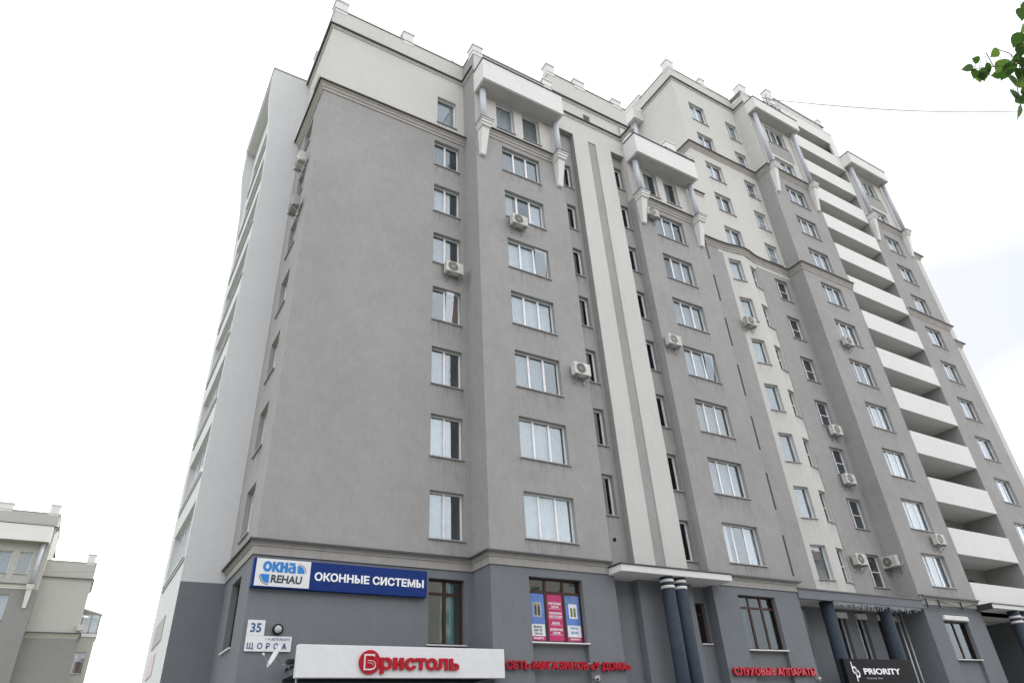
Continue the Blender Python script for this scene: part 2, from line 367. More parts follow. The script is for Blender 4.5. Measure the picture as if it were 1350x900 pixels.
def canopy(parent, x0, x1, yb, yf, z0, z1):
    o = MB().box(x0, yf, z0, x1, yb+.03, z1).bev('canopy', 'white_trim', parent, .02)
    s = MB().box(x0+.12, yf+.12, z0-.012, x1-.12, yb-.01, z0+.01).build('soffit', 'soffit', o); s.location = (0, 0, 0)  # grey sheet under the canopy, shade painted into its colour
    f = MB().box(x0-.04, yf-.05, z1+.004, x1+.04, yb-.01, z1+.05).build('flashing', 'flashing', o); f.location = (0, 0, 0)
    return o
def column_set(parent, xc, yw, zb, zt, left=True, pend=1.6):
    """round column on a moulded bracket with a tapering pendant"""
    yc = yw-.33
    MB().tube((xc, yc, zb), (xc, yc, zt), .165, 24).build('column', 'column', parent, True)
    b = MB(); w = .29
    b.frustum((xc-.14, yw-.16, xc+.14, yw+.02), (xc-.21, yw-.50, xc+.21, yw+.02), zb-.42-pend, zb-.42)
    b.box(xc-w+.03, yw-.60, zb-.42, xc+w-.03, yw+.02, zb-.26); b.box(xc-w, yw-.66, zb-.26, xc+w, yw+.02, zb-.10); b.box(xc-w-.05, yw-.72, zb-.10, xc+w+.05, yw+.02, zb-.02)
    o = b.bev('bracket', 'white_trim', parent, .012)
    MB().box(xc-w-.07, yw-.74, zb-.018, xc+w+.07, yw+.01, zb+.015).build('flashing', 'flashing', o).location = (0, 0, 0)
def col3(parent, p0, p1, mats, wins, gz=7.05, zc=28.2, zt=32.5, holes_g=(), name='wall'):
    """a bay front in three zones: base, grey field, pale attic"""
    wall(parent, mats[0], p0, p1, 0, gz, [w for w in wins if w[1] < gz], holes_g)
    wall(parent, mats[1], p0, p1, gz, zc, [w for w in wins if gz < w[1] < zc])
    wall(parent, mats[2], p0, p1, zc, zt, [w for w in wins if w[1] > zc])
# ================================================================== LOWER BLOCK
LB = thing('apartment_block', 'grey ten-storey apartment block with pale attic, dark blue-grey ground floor and shop signs', 'building', (11, 5, 0))
GMB = ('base', 'grey', 'beige')
# A: blind wall with one column of windows
wA = [(5.62, 8.08+3*k, 'A2', ['half', 'half', 'left', 'brown', 'half', 'half', 'half'][k], 1 if k == 3 else None) for k in range(7)]
col3(LB, (0, 0), (7.27, 0), GMB, wA+[(5.63, 4.74, 'gA', 'teal'), (5.75, 29.18, 'attic', 'full')], zt=34.45, holes_g=[(1.6, .3, 6.6, 3.3, .22)])
window(LB, 'shop', (1.6, 0), 0, 0, .3, 'none')
# A: side wall
wS = [(4.05-2.75, 8.08+3*k, 'side') for k in range(7)]
col3(LB, (0, 4.05), (0, 0), GMB, wS+[(4.05-2.72, 4.72, 'gSide', 'none'), (4.05-2.7, 29.2, 'attic')], zt=34.45)
# B: projecting bay
wall(LB, 'base', (7.27, 0), (7.27, -1.25), 0, 7.05); wall(LB, 'grey', (7.27, 0), (7.27, -1.25), 7.05, 34.4)
wB = [(1.48, 8.05+3*k, 'T3', ['full', 'full', 'half', 'full', 'half', 'sides', 'full'][k], 2 if k == 4 else None) for k in range(7)]
col3(LB, (7.27, -1.25), (12.45, -1.25), GMB, wB+[(1.26, 29.03, 'attic', 'full'), (2.87, 29.03, 'attic', 'full')], zt=34.4, holes_g=[(1.48, 0, 3.70, 6.76, .22)])
window(LB, 'gB', (7.27, -1.25), 0, 1.48, 4.72, 'none')
wall(LB, 'base', (8.75, -1.09), (10.97, -1.09), 0, 4.715, name='window_apron')
wall(LB, 'base', (12.45, -1.25), (12.45, -.7), 0, 7.05); wall(LB, 'grey', (12.45, -1.25), (12.45, -.7), 7.05, 31.55); wall(LB, 'beige', (12.45, -1.25), (12.45, -.7), 31.55, 34.4)
# stair recess, pilaster strip, second recess
wall(LB, 'base', (12.45, -.7), (13.72, -.7), 0, 7.05)
wall(LB, 'grey', (12.45, -.7), (13.72, -.7), 7.05, 31.6, [(.48, 9.52+2.985*k, 'N1', 'none') for k in range(7)])
wall(LB, 'base', (13.72, -.7), (13.72, -1.05), 0, 7.05); wall(LB, 'grey', (13.72, -.7), (13.72, -1.05), 7.05, 31.55)
wall(LB, 'base', (13.72, -1.05), (16.45, -1.05), 0, 7.05)
wall(LB, 'beige', (13.72, -1.05), (16.45, -1.05), 7.05, 31.55, holes=[(1.05, 7.05, 1.61, 31.5, .05)])
wall(LB, 'grey', (14.77, -1.0), (15.33, -1.0), 7.05, 31.55, name='inset_strip')
wall(LB, 'base', (16.45, -1.05), (16.45, -.7), 0, 7.05); wall(LB, 'grey', (16.45, -1.05), (16.45, -.7), 7.05, 31.55)
wall(LB, 'base', (16.45, -.7), (17.45, -.7), 0, 7.05, [(.38, 4.93, 'gN', 'none')])
wall(LB, 'grey', (16.45, -.7), (17.45, -.7), 7.05, 31.6, [(.35, 8.05+3*k, 'N1', 'none') for k in range(8)])
wall(LB, 'beige', (12.45, -1.05), (18.35, -1.05), 31.55, 36.25, holes=[(2.27, 33.2, 2.78, 33.83, .3)], depth=.35)
MB().box(12.45, -1.04, 31.54, 13.72, -.69, 31.56).build('recess_soffit', 'grey', LB); MB().box(16.45, -1.04, 31.54, 17.45, -.69, 31.56).build('recess_soffit', 'grey', LB)
MB().box(14.6, -.76, 33.1, 15.4, -.7, 33.9).build('vent_panel', 'grey', LB)
wall(LB, 'beige', (18.35, -1.05), (18.35, 6), 33, 36.25); wall(LB, 'beige', (12.45, 6), (12.45, -1.05), 34, 36.25)
MB().tube((13.16, -.74, 8.55), (13.16, -.60, 8.55), .07, 16).build('vent_pipe', 'black', LB)
# D: second bay
wall(LB, 'base', (17.45, -.7), (17.45, -1.2), 0, 7.05); wall(LB, 'grey', (17.45, -.7), (17.45, -1.2), 7.05, 28.2); wall(LB, 'beige', (17.45, -.7), (17.45, -1.2), 28.2, 34)
wD = [(1.36, 8.03+2.99*k, 'T3', ['sides', 'full', 'cream', 'half', 'full', 'right', 'left'][k], 2 if k == 3 else None) for k in range(7)]
col3(LB, (17.45, -1.2), (22.6, -1.2), GMB, wD+[(1.12, 29.03, 'attic', 'left'), (2.74, 29.03, 'attic', 'left')], zt=34, holes_g=[(1.38, 0, 3.60, 6.74, .22)])
window(LB, 'gD', (17.45, -1.2), 0, 1.38, 4.70, 'sides')
wall(LB, 'base', (18.83, -1.04), (21.05, -1.04), 0, 4.695, name='window_apron')
wall(LB, 'base', (22.6, -1.2), (22.6, .3), 0, 7.05); wall(LB, 'grey', (22.6, -1.2), (22.6, -.1), 7.05, 28.2); wall(LB, 'beige', (22.6, -1.2), (22.6, -.1), 28.2, 34)
for k in range(8):
    z = 7.75+2.99*k if k < 7 else 4.5
    b = MB().box(22.6, -1.16, z, 22.63, -.45, z+.03).box(22.6, -1.16, z+1.77, 22.63, -.45, z+1.8)
    for y in (-1.16, -1.0, -.85, -.7, -.55): b.tube((22.66, y, z), (22.66+(.05 if k in (0,) else 0), y, z+.3), .014, 6).tube((22.66, y, z+.3), (22.66, y, z+1.8), .014, 6)
    b.box(22.58, -1.185, z, 22.76, -1.15, z+1.8)
    b.build('window_grille', 'iron', LB)
# wall behind, up to the tower
wall(LB, 'base', (22.6, .3), (25.25, .3), 0, 6.9)
wall(LB, 'grey', (22.6, -.1), (25.25, -.1), 6.9, 28.3); wall(LB, 'beige', (22.6, -.1), (25.25, -.1), 28.3, 36)
wall(LB, 'beige', (22.6, 6), (22.6, -.1), 33, 36)
# rear and roof
wall(LB, 'grey', (25.25, 12), (0, 12), 0, 34); wall(LB, 'grey', (0, 12), (0, 4.05), 0, 34.45)
MB().quad((0.05, 0.05, 33.9), (25.2, 0.05, 33.9), (25.2, 12, 33.9), (.05, 12, 33.9)).quad((7.3, -1.2, 33.5), (12.45, -1.2, 33.5), (12.45, .05, 33.5), (7.3, .05, 33.5)).quad((17.5, -1.2, 33.3), (22.6, -1.2, 33.3), (22.6, .05, 33.3), (17.5, .05, 33.3)).build('roof', 'roof_felt', LB)
for k in range(9):
    z = 7.05+3*k
    MB().box(.35, .55, z-.15, 7.2, 4.6, z+.1).box(7.5, -.7, z-.15, 12.2, 4.6, z+.1).box(12.7, .1, z-.15, 17.3, 4.6, z+.1).box(17.7, -.65, z-.15, 22.3, 4.6, z+.1).build('floor_slab', 'plaster', LB)
MB().box(.3, 4.6, 0, 25, 4.8, 33).build('inner_wall', 'plaster', LB)
b = MB()
for x in (3.4, 7.25, 12.5, 16.6, 17.4, 22.5): b.box(x, .5, 0, x+.12, 4.6, 33)
b.build('partition', 'plaster', LB)
# mouldings
cornice(LB, [(0, 4.05), (0, 0), (7.27, 0), (7.27, -1.25), (12.32, -1.25)], 7.45, 'gf', 'trim_grey')
cornice(LB, [(17.72, -1.2), (22.6, -1.2), (22.6, -.1)], 7.45, 'gf', 'trim_grey')
cornice(LB, [(0, 4.05), (0, 0), (7.262, 0)], 28.42, 'big'); cornice(LB, [(7.85, -1.25), (11.88, -1.25)], 28.36, 'big'); cornice(LB, [(18.03, -1.2), (22.03, -1.2)], 28.3, 'big')
cornice(LB, [(0, 12), (0, 0), (7.27, 0), (7.27, -1.27)], 33.0, 'thin', 'beige')
cornice(LB, [(12.3, -1.05), (18.35, -1.05), (18.35, 1)], 34.42, 'thin', 'beige'); cornice(LB, [(12.3, -1.05), (17.45, -1.05), (17.45, -2.2)], 33.02, 'thin', 'beige')
cornice(LB, [(22.6, -.1), (25.24, -.1)], 32.75, 'thin', 'beige'); cornice(LB, [(22.6, -.1), (25.24, -.1)], 28.55, 'big', 'trim')
parapet(LB, [(0, 12), (0, 0), (7.27, 0)], 34.45, 34.52); parapet(LB, [(7.27, 0), (7.27, -1.25), (12.45, -1.25)], 34.4, 34.47); parapet(LB, [(12.45, 3), (12.45, -1.05), (18.35, -1.05), (18.35, 3)], 36.25, 36.32)
parapet(LB, [(17.45, -1.2), (22.6, -1.2)], 34.0, 34.07); parapet(LB, [(22.6, 3), (22.6, -.1), (25.25, -.1)], 36.0, 36.07)
for a in ((-.02, -.02, .6, .6, 34.3, 35.32), (3.7, -.02, 4.28, .5, 34.3, 35.34), (6.72, .3, 7.1, .7, 34.3, 35.1), (7.24, -1.28, 7.84, -.7, 34.2, 35.06), (11.85, -1.28, 12.4, -.8, 34.2, 35.1), (12.4, -1.08, 12.95, -.6, 36.1, 37.1),
          (14.42, -1.08, 15.2, -.6, 36.1, 36.95), (17.4, -1.08, 18.1, -.6, 36.1, 36.9), (22.75, -.13, 23.6, .5, 35.9, 36.85), (-.02, 3.4, .5, 3.95, 34.3, 35.3), (24.7, -.1, 25.2, .4, 35.9, 36.5)): post(LB, *a)
rail(LB, [(.6, .1, 34.9), (3.7, .1, 34.9)]); rail(LB, [(4.28, .1, 34.9), (6.8, .1, 34.9)]); rail(LB, [(7.84, -1.15, 34.8), (11.9, -1.15, 34.8)]); rail(LB, [(12.9, -.9, 36.7), (14.4, -.9, 36.7)])
rail(LB, [(23.6, 0, 36.45), (25.2, 0, 36.45)])
# canopies with columns
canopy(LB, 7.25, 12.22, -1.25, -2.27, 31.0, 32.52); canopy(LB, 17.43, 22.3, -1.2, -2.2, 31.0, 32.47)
for x in (7.57, 12.1): column_set(LB, x, -1.25, 28.42, 31.02)
for x in (17.78, 22.18): column_set(LB, x, -1.2, 28.32, 31.02)
# entrance canopy with paired columns
e = MB().box(12.2, -2.02, 7.02, 17.78, -.68, 7.26).bev('entrance_canopy', 'white_trim', LB, .015)
MB().box(12.16, -2.06, 7.264, 17.82, -.8, 7.31).build('flashing', 'flashing', e).location = (0, 0, 0)
for x in (14.6, 15.22):
    c = MB().tube((x, -1.68, 0), (x, -1.68, 7.03), .25, 32).build('porch_column', 'dark_column', LB, True)
    for z in (6.60, 6.82): MB().tube((x, -1.68, z), (x, -1.68, z+.1), .262, 32).build('ring', 'white_trim', c, True).location = (0, 0, 0)
# ================================================================== TOWER
TW = thing('apartment_tower', 'taller grey and beige sixteen-storey tower with white loggia parapets and slim columns', 'building', (39, 6, 0))
wall(TW, 'beige', (25.25, 14), (25.25, -.1), 30, 46.45)
wall(TW, 'grey', (25.25, -.1), (25.6, -.1), 6.9, 28.0)
bow = [(25.6, -.08), (27.3, -.33), (28.66, -.08)]
wall(TW, 'beige', bow[0], bow[1], 6.9, 28.3, [(.36, 8.05+3*k, 'bowW', 'full') for k in range(7)])
wall(TW, 'beige', bow[1], bow[2], 6.9, 28.3, [(.52, 8.05+3*k, 'bowN', 'none') for k in range(7)])
MB().quad((25.6, -.08, 28.3), (27.3, -.33, 28.3), (28.66, -.08, 28.3)).build('bow_cap', 'beige', TW)
wall(TW, 'grey', (28.66, -.1), (32.02, -.1), 6.9, 28.0, [(1.62, 7.98+3*k, 'E2s', 'none') for k in range(7)])
wE = [(1.27, 29.1+3.02*k, 'E2' if k < 4 else 'E2t', 'half') for k in range(5)] + [(5.17, 29.1+3.02*k, 'E2s' if k < 4 else 'E2st', 'right') for k in range(5)]
wall(TW, 'beige', (25.25, -.1), (32.02, -.1), 28.0, 46.45, wE)
# F bay
for m_, a, c in (('base', 0, 7.0), ('grey', 7.0, 37.5), ('beige', 37.5, 46)): wall(TW, m_, (32.02, .3 if a == 0 else -.1), (32.02, -1.2), a, c)
wF = [(1.58, 8.0+3.01*k, 'T3') for k in range(11)] + [(1.7, 41.5, 'T3s', 'half')]
FB = [(32.02, -1.2), (37.35, -1.2)]
wall(TW, 'base', *FB, 0, 7.0, [(1.42, 4.55, 'gF', 'none')], [(1.42, 0, 3.62, 4.5, .16)]); wall(TW, 'base', (33.44, -1.05), (35.64, -1.05), 0, 4.5, name='window_apron')
wall(TW, 'grey', *FB, 7.0, 37.5, wF[:10]); wall(TW, 'beige', *FB, 37.5, 46, wF[10:])
MB().box(33.5, -1.215, 40.1, 36.2, -1.19, 41.45).build('spandrel', 'grey', TW)
MB().box(33.44, -1.33, 6.33, 35.66, -1.1, 6.56).bev('shutter_box', 'white_trim', TW, .04)
wall(TW, 'grey', (37.35, -1.2), (37.35, .9), 7, 46); wall(TW, 'base', (37.35, -1.2), (37.35, 5), 0, 7)
# G loggias
wall(TW, 'grey', (37.35, .9), (44.0, .9), 6.9, 48.4, holes=[(2.6, 7.9+3*k, 3.3, 9.3+3*k, .1) for k in range(13)] + [(4.4, 7.2+3*k, 5.2, 9.3+3*k, .1) for k in range(13)])
for k in range(13): window(TW, 'porch', (39.95, .9), 0, 0, 7.9+3*k-.3, 'full'); window(TW, 'porch', (41.75, .9), 0, .02, 7.25+3*k, 'none')
wall(TW, 'base', (37.35, 5), (44, 5), 0, 6.9)
for m_, a, c in (('base', 0, 7.0), ('grey', 7.0, 47.6)): wall(TW, m_, (44.0, 5 if a == 0 else .9), (44.0, -1.198), a, c)
for k in range(14):
    z = 6.92+3.02*k
    MB().box(37.36, -1.12, z+.02, 43.99, .92 if k else 5, z+.2).build('balcony_slab', 'white_trim', TW)
    if k < 13: MB().box(37.34, -1.26, z, 43.985, -1.121, z+1.5).bev('balcony_parapet', 'white_trim', TW, .015)
zt = 6.92+3.02*13
MB().box(37.34, -1.27, zt+.0, 44.1, -1.12, zt+1.45).box(37.34, -1.3, zt+1.45, 44.1, .9, zt+1.6).build('top_fascia', 'white_trim', TW)
MB().box(43.25, -1.262, 44.68, 44.08, -1.11, zt).build('corner_pier', 'white_trim', TW)
MB().box(37.4, -.9, zt+1.6, 44.05, -.6, zt+2.9).build('roof_wall', 'beige', TW)
MB().box(37.3, -1.0, zt+2.9, 44.15, -.5, zt+2.96).build('coping', 'zinc', TW)
# H bay
HB = [(44.0, -1.2), (49.68, -1.2)]
wH = [(1.78, 8.0+3.01*k, 'H3') for k in range(11)] + [(1.95, 41.45, 'H3s', 'half')]
wall(TW, 'base', *HB, 0, 7.0); wall(TW, 'grey', *HB, 7.0, 37.6, wH[:10]); wall(TW, 'beige', *HB, 37.6, 45, wH[10:])
MB().box(45.8, -1.215, 40.1, 48.3, -1.19, 41.4).build('spandrel', 'grey', TW)
wall(TW, 'grey', (49.68, -1.2), (49.68, -.1), 0, 45); wall(TW, 'beige', (49.68, -.1), (53.4, -.1), 0, 38); wall(TW, 'beige', (53.4, -.1), (53.4, 14), 0, 38)
wall(TW, 'beige', (53.4, 14), (25.25, 14), 0, 46); wall(TW, 'beige', (49.68, -.1), (49.68, 14), 38, 45)
MB().quad((25.3, -.05, 45.6), (49.6, -.05, 45.6), (49.6, 14, 45.6), (25.3, 14, 45.6)).quad((32.05, -1.15, 45.5), (37.35, -1.15, 45.5), (37.35, 0, 45.5), (32.05, 0, 45.5)).quad((44.05, -1.15, 44.9), (49.6, -1.15, 44.9), (49.6, 0, 44.9), (44.05, 0, 44.9)).quad((49.68, -.1, 37.9), (53.4, -.1, 37.9), (53.4, 14, 37.9), (49.68, 14, 37.9)).build('roof', 'roof_felt', TW)
for k in range(13):
    z = 7.05+3.01*k
    MB().box(25.5, .55, z-.15, 31.9, 4.4, z+.1).box(32.3, -.65, z-.15, 37.2, 4.4, z+.1).box(44.3, -.65, z-.15, 49.4, 4.4, z+.1).build('floor_slab', 'plaster', TW)
MB().box(25.4, 4.4, 0, 49.5, 4.6, 45).build('inner_wall', 'plaster', TW)
b = MB()
for x in (29.4, 32.1, 37.2, 44.1, 49.5): b.box(x, .5, 7, x+.12, 4.4, 45)
b.build('partition', 'plaster', TW)
# tower mouldings
cornice(TW, [(25.25, 6), (25.25, -.1), (32.02, -.1), (32.02, -1.2), (32.05, -1.2)], 37.78, 'big'); cornice(TW, [(32.7, -1.2), (36.75, -1.2)], 37.85, 'big'); cornice(TW, [(44.7, -1.2), (49.0, -1.2)], 37.95, 'big')
arc = [(25.25, -.1), (25.6, -.1), (26.0, -.14), (26.5, -.24), (26.9, -.31), (27.3, -.34), (27.7, -.30), (28.1, -.20), (28.5, -.13), (28.9, -.1), (32.02, -.1), (32.02, -1.2), (37.38, -1.2)]
cornice(TW, arc, 28.58, 'big'); cornice(TW, [(43.98, -1.2), (49.68, -1.2), (49.68, -.1)], 28.6, 'big'); cornice(TW, [(49.68, -.1), (53.4, -.1), (53.4, 1)], 28.6, 'big'); cornice(TW, [(49.68, -.1), (53.4, -.1), (53.4, 1)], 37.85, 'big')
cornice(TW, [(32.02, -1.2), (37.3, -1.2)], 7.42, 'gf', 'trim_grey')
cornice(TW, [(25.25, 3.3), (25.25, -.1), (32.02, -.1), (32.02, -1.25)], 45.08, 'thin', 'beige')
parapet(TW, [(25.25, 14), (25.25, -.1), (32.02, -.1), (32.02, -1.2), (37.35, -1.2)], 46.4, 46.47); parapet(TW, [(44.0, -1.2), (49.68, -1.2), (49.68, 6)], 45.0, 45.07)
wall(TW, 'beige', (32.02, -1.2), (37.35, -1.2), 46, 46.42)
for a in ((25.22, -.13, 25.9, .5, 46.3, 47.4), (28.75, -.13, 29.3, .4, 46.3, 47.35), (31.2, .2, 31.7, .7, 46.3, 47.2), (32.2, -1.23, 32.95, -.6, 46.3, 47.5), (36.75, -.9, 37.4, -.3, 48, 50.1), (43.6, -.9, 44.1, -.4, 49, 50.0), (46.9, -1.23, 47.6, -.7, 44.9, 45.8), (25.22, 3.3, 25.9, 5.2, 46.3, 47.0)): post(TW, *a)
rail(TW, [(25.3, .5, 46.9), (25.3, 3.3, 46.9)]); rail(TW, [(29.3, 0, 46.9), (32.1, 0, 46.9)]); rail(TW, [(32.9, -1.1, 46.9), (37, -1.1, 46.9)])
canopy(TW, 32.0, 37.2, -1.2, -2.07, 43.7, 44.85); canopy(TW, 43.95, 49.25, -1.2, -2.05, 43.62, 44.8)
for x in (32.4, 36.85): column_set(TW, x, -1.2, 37.95, 43.72, pend=2.1)
for x in (44.45, 49.1): column_set(TW, x, -1.2, 38.05, 43.64, pend=2.1)
c = MB().box(24.3, 3.4, 43.9, 25.27, 5.2, 45.05).bev('canopy', 'white_trim', TW, .02)
MB().tube((24.75, 3.9, 36), (24.75, 3.9, 43.92), .17, 24).build('column', 'column', TW, True)
# porch between the bays
wall(TW, 'base', (25.25, .3), (32.02, .3), 0, 6.9, [(1.75, 4.6, 'porch', 'none'), (3.3, 4.6, 'porch', 'none'), (5.0, 4.6, 'porch', 'none'), (6.0, 4.6, 'porch', 'none')])
for x in (27.0, 28.55, 30.25, 31.25): MB().box(x-.03, .16, 6.42, x+.75, .32, 6.68).bev('shutter_box', 'white_trim', TW, .03)
pc = MB().box(22.61, -1.26, 6.80, 32.03, -1.1, 7.18).box(22.61, -1.1, 6.86, 32.03, .31, 6.95).build('porch_canopy', 'base', TW)
MB().box(22.61, -1.3, 7.184, 32.06, -.06, 7.24).build('flashing', 'flashing', pc).location = (0, 0, 0)
MB().box(22.7, -1.08, 6.845, 31.95, .28, 6.862).build('soffit', 'white_trim', pc).location = (0, 0, 0)
for x in (24.9, 29.2): MB().tube((x, -.85, 0), (x, -.85, 6.86), .29, 28).build('porch_column', 'dark_column', TW, True)
for x in (31.2, 31.6): MB().tube((x, -.2, 0), (x, -.2, 6.86), .05, 12).build('downpipe', 'zinc', TW, True)
# cornice support frame on F and second entrance
b = MB()
for x in (32.25, 33.35, 35.4): b.box(x, -1.36, 6.88, x+.04, -1.3, 7.28)
b.tube((33.4, -1.33, 7.25), (35.4, -1.33, 6.92), .015, 6).tube((35.4, -1.33, 7.0), (37.0, -1.33, 7.24), .015, 6)
b.box(32.2, -1.36, 6.86, 37.2, -1.3, 6.89); b.build('bracket_frame', 'iron', TW)
e = MB().box(37.1, -2.04, 6.94, 46, -.2, 7.15).bev('entrance_canopy', 'white_trim', TW, .015)
MB().box(37.07, -2.02, 6.9, 37.1, -.95, 7.2).box(37.05, -2.09, 7.154, 46, -1.3, 7.2).build('flashing', 'flashing', e).location = (0, 0, 0)
for x in (39.6, 40.5):
    c = MB().tube((x, -1.75, 0), (x, -1.75, 6.95), .29, 28).build('porch_column', 'dark_column', TW, True)
    for z in (6.30, 6.55): MB().tube((x, -1.75, z), (x, -1.75, z+.12), .305, 28).build('ring', 'white_trim', c, True).location = (0, 0, 0)
# ================================================================== WHITE WING
WG = thing('white_wing', 'narrow white side wing with stacked glazed loggias on its edge', 'building', (-.7, 7, 0))
wall(WG, 'base', (-1.42, 4.05), (0, 4.05), 0, 7.05); wall(WG, 'white_wall', (-1.42, 4.05), (0, 4.05), 7.05, 33.35)
lw = [(10.6-9.4, 7.92+3.01*k, 'loggia', 'none') for k in range(8)]
wall(WG, 'white_wall', (-1.42, 10.6), (-1.42, 4.05), 0, 32.95, lw)
flare = [(-1.42, 25.0), (-1.47, 26.6), (-1.55, 28.2), (-1.68, 29.6), (-1.80, 30.5), (-1.87, 31.3), (-1.9, 32.9)]
for ya, yb in ((4.045, 4.3), (10.4, 10.65)):
    b = MB()
    for (xa, za), (xb, zb) in zip(flare[:-1], flare[1:]):
        b.quad((xa, ya, za), (-1.3, ya, za), (-1.3, ya, zb), (xb, ya, zb)); b.quad((xb, yb, zb), (-1.3, yb, zb), (-1.3, yb, za), (xa, yb, za)); b.quad((xa, yb, za), (xa, ya, za), (xb, ya, zb), (xb, yb, zb))
    b.build('end_fin', 'white_wall', WG)
MB().box(-1.9, 4.046, 32.9, 0, 10.65, 33.3).build('roof_beam', 'white_wall', WG)
MB().box(-1.94, 4.0, 33.302, .02, 10.7, 33.36).build('coping', 'zinc', WG)
wall(WG, 'white_wall', (0, 10.6), (-1.42, 10.6), 0, 33.3)
wall(WG, 'plaster', (-.3, 10.5), (-.3, 4.1), 7, 33, name='inner_wall')
for k in range(8): MB().box(-1.46, 4.15, 7.74+3.01*k, -1.40, 9.6, 7.84+3.01*k).build('floor_ledge', 'sill', WG)
for (y0, y1, z0, z1, m_) in ((7.2, 8.9, 4.6, 5.3, 'pink_print'), (4.6, 6.0, 2.7, 3.7, 'blue_print'), (6.4, 9.0, 5.6, 6.4, 'soffit'), (6.2, 9.4, 2.6, 3.3, 'sign_white')):
    MB().box(-1.45, y0, z0, -1.425, y1, z1).build('faded_panel', m_, WG)
# ================================================================== AIR CONDITIONERS
def ac_proto():
    c = MB().box(0, -.42, 0, .82, -.12, .56).mesh('case', 'ac_white')
    g = MB(); g.tube((.31, -.425, .28), (.31, -.418, .28), .235, 24)
    gr = MB()
    for r in (.06, .12, .18, .235):
        for i in range(20):
            t, u = 2*math.pi*i/20, 2*math.pi*(i+1)/20
            gr.tube((.31+r*math.cos(t), -.432, .28+r*math.sin(t)), (.31+r*math.cos(u), -.432, .28+r*math.sin(u)), .006, 4, caps=False)
    for i in range(8):
        t = math.pi*i/8; gr.tube((.31+.235*math.cos(t), -.43, .28+.235*math.sin(t)), (.31-.235*math.cos(t), -.43, .28-.235*math.sin(t)), .005, 4, caps=False)
    k = []
    for x in (.12, .66):
        k.append(MB().box(x, -.46, -.05, x+.05, 0, -.004).tube((x+.025, -.40, -.04), (x+.025, -.01, -.32), .016, 6).box(x, -.03, -.34, x+.05, 0, -.05).mesh('bracket', 'metal'))
    return c, g.mesh('fan_recess', 'ac_dark'), gr.mesh('fan_grille', 'ac_white'), k, MB().tube((.82, -.25, .1), (.9, -.12, .05), .018, 6).tube((.9, -.12, .05), (.9, 0, .2), .018, 6).mesh('pipe', 'ac_white')
ACP = ac_proto()
ACD = ACP[0].copy(); ACD.materials[0] = MATS['sill']  # darker case: the shadow on its underside put into the colour
def ac(x, y, z, label, ang=0, case=None):
    o = thing('air_conditioner', label, 'air conditioner', (x, y, z), 'outdoor air conditioner units on the facades'); o.rotation_euler.z = ang
    for nm, me in (('case', case or ACP[0]), ('fan_recess', ACP[1]), ('fan_grille', ACP[2]), ('bracket', ACP[3][0]), ('bracket', ACP[3][1]), ('pipe', ACP[4])):
        c = bpy.data.objects.new(nm, me); COL.objects.link(c); c.parent = o
        if nm == 'case':
            m = c.modifiers.new('bevel', 'BEVEL'); m.width = .02; m.segments = 2
ac(6.08, 0, 19.5, 'white air conditioner under a two-pane window beside the blind wall')
ac(8.85, -1.25, 22.4, 'white air conditioner overlapping the lower left of a three-pane window')
ac(11.45, -1.25, 15.1, 'white air conditioner at the bay edge beside a narrow stair window')
ac(17.95, -1.2, 26.85, 'white air conditioner just under the column bracket of the bay')
ac(17.5, -1.2, 18.25, 'white air conditioner on the bay corner beside a three-pane window')
ac(25.5, -.15, 22.35, 'small air conditioner under a single window on the bowed beige strip')
ac(33.3, -1.2, 22.5, 'air conditioner covering the corner of a tower window above mid height')
ac(30.6, -.1, 16.35, 'upper of two air conditioners under narrow tower windows beside the dark return')
ac(30.3, -.1, 13.35, 'lower of two air conditioners under narrow tower windows beside the dark return')
ac(28.9, -.1, 8.9, 'air conditioner left of the lowest narrow window above the porch canopy')
ac(32.02, -.1, 8.95, 'dusty air conditioner on the dark return wall above the porch canopy', R_(-90))
ac(35.0, -1.2, 10.2, 'air conditioner above the lowest three-pane tower window beside the loggias')
ac(0, 1.9, 24.4, 'upper air conditioner on the narrow side wall beside the white wing', R_(-90))
ac(0, 1.6, 21.5, 'lower air conditioner on the narrow side wall beside the white wing', R_(-90), ACD)
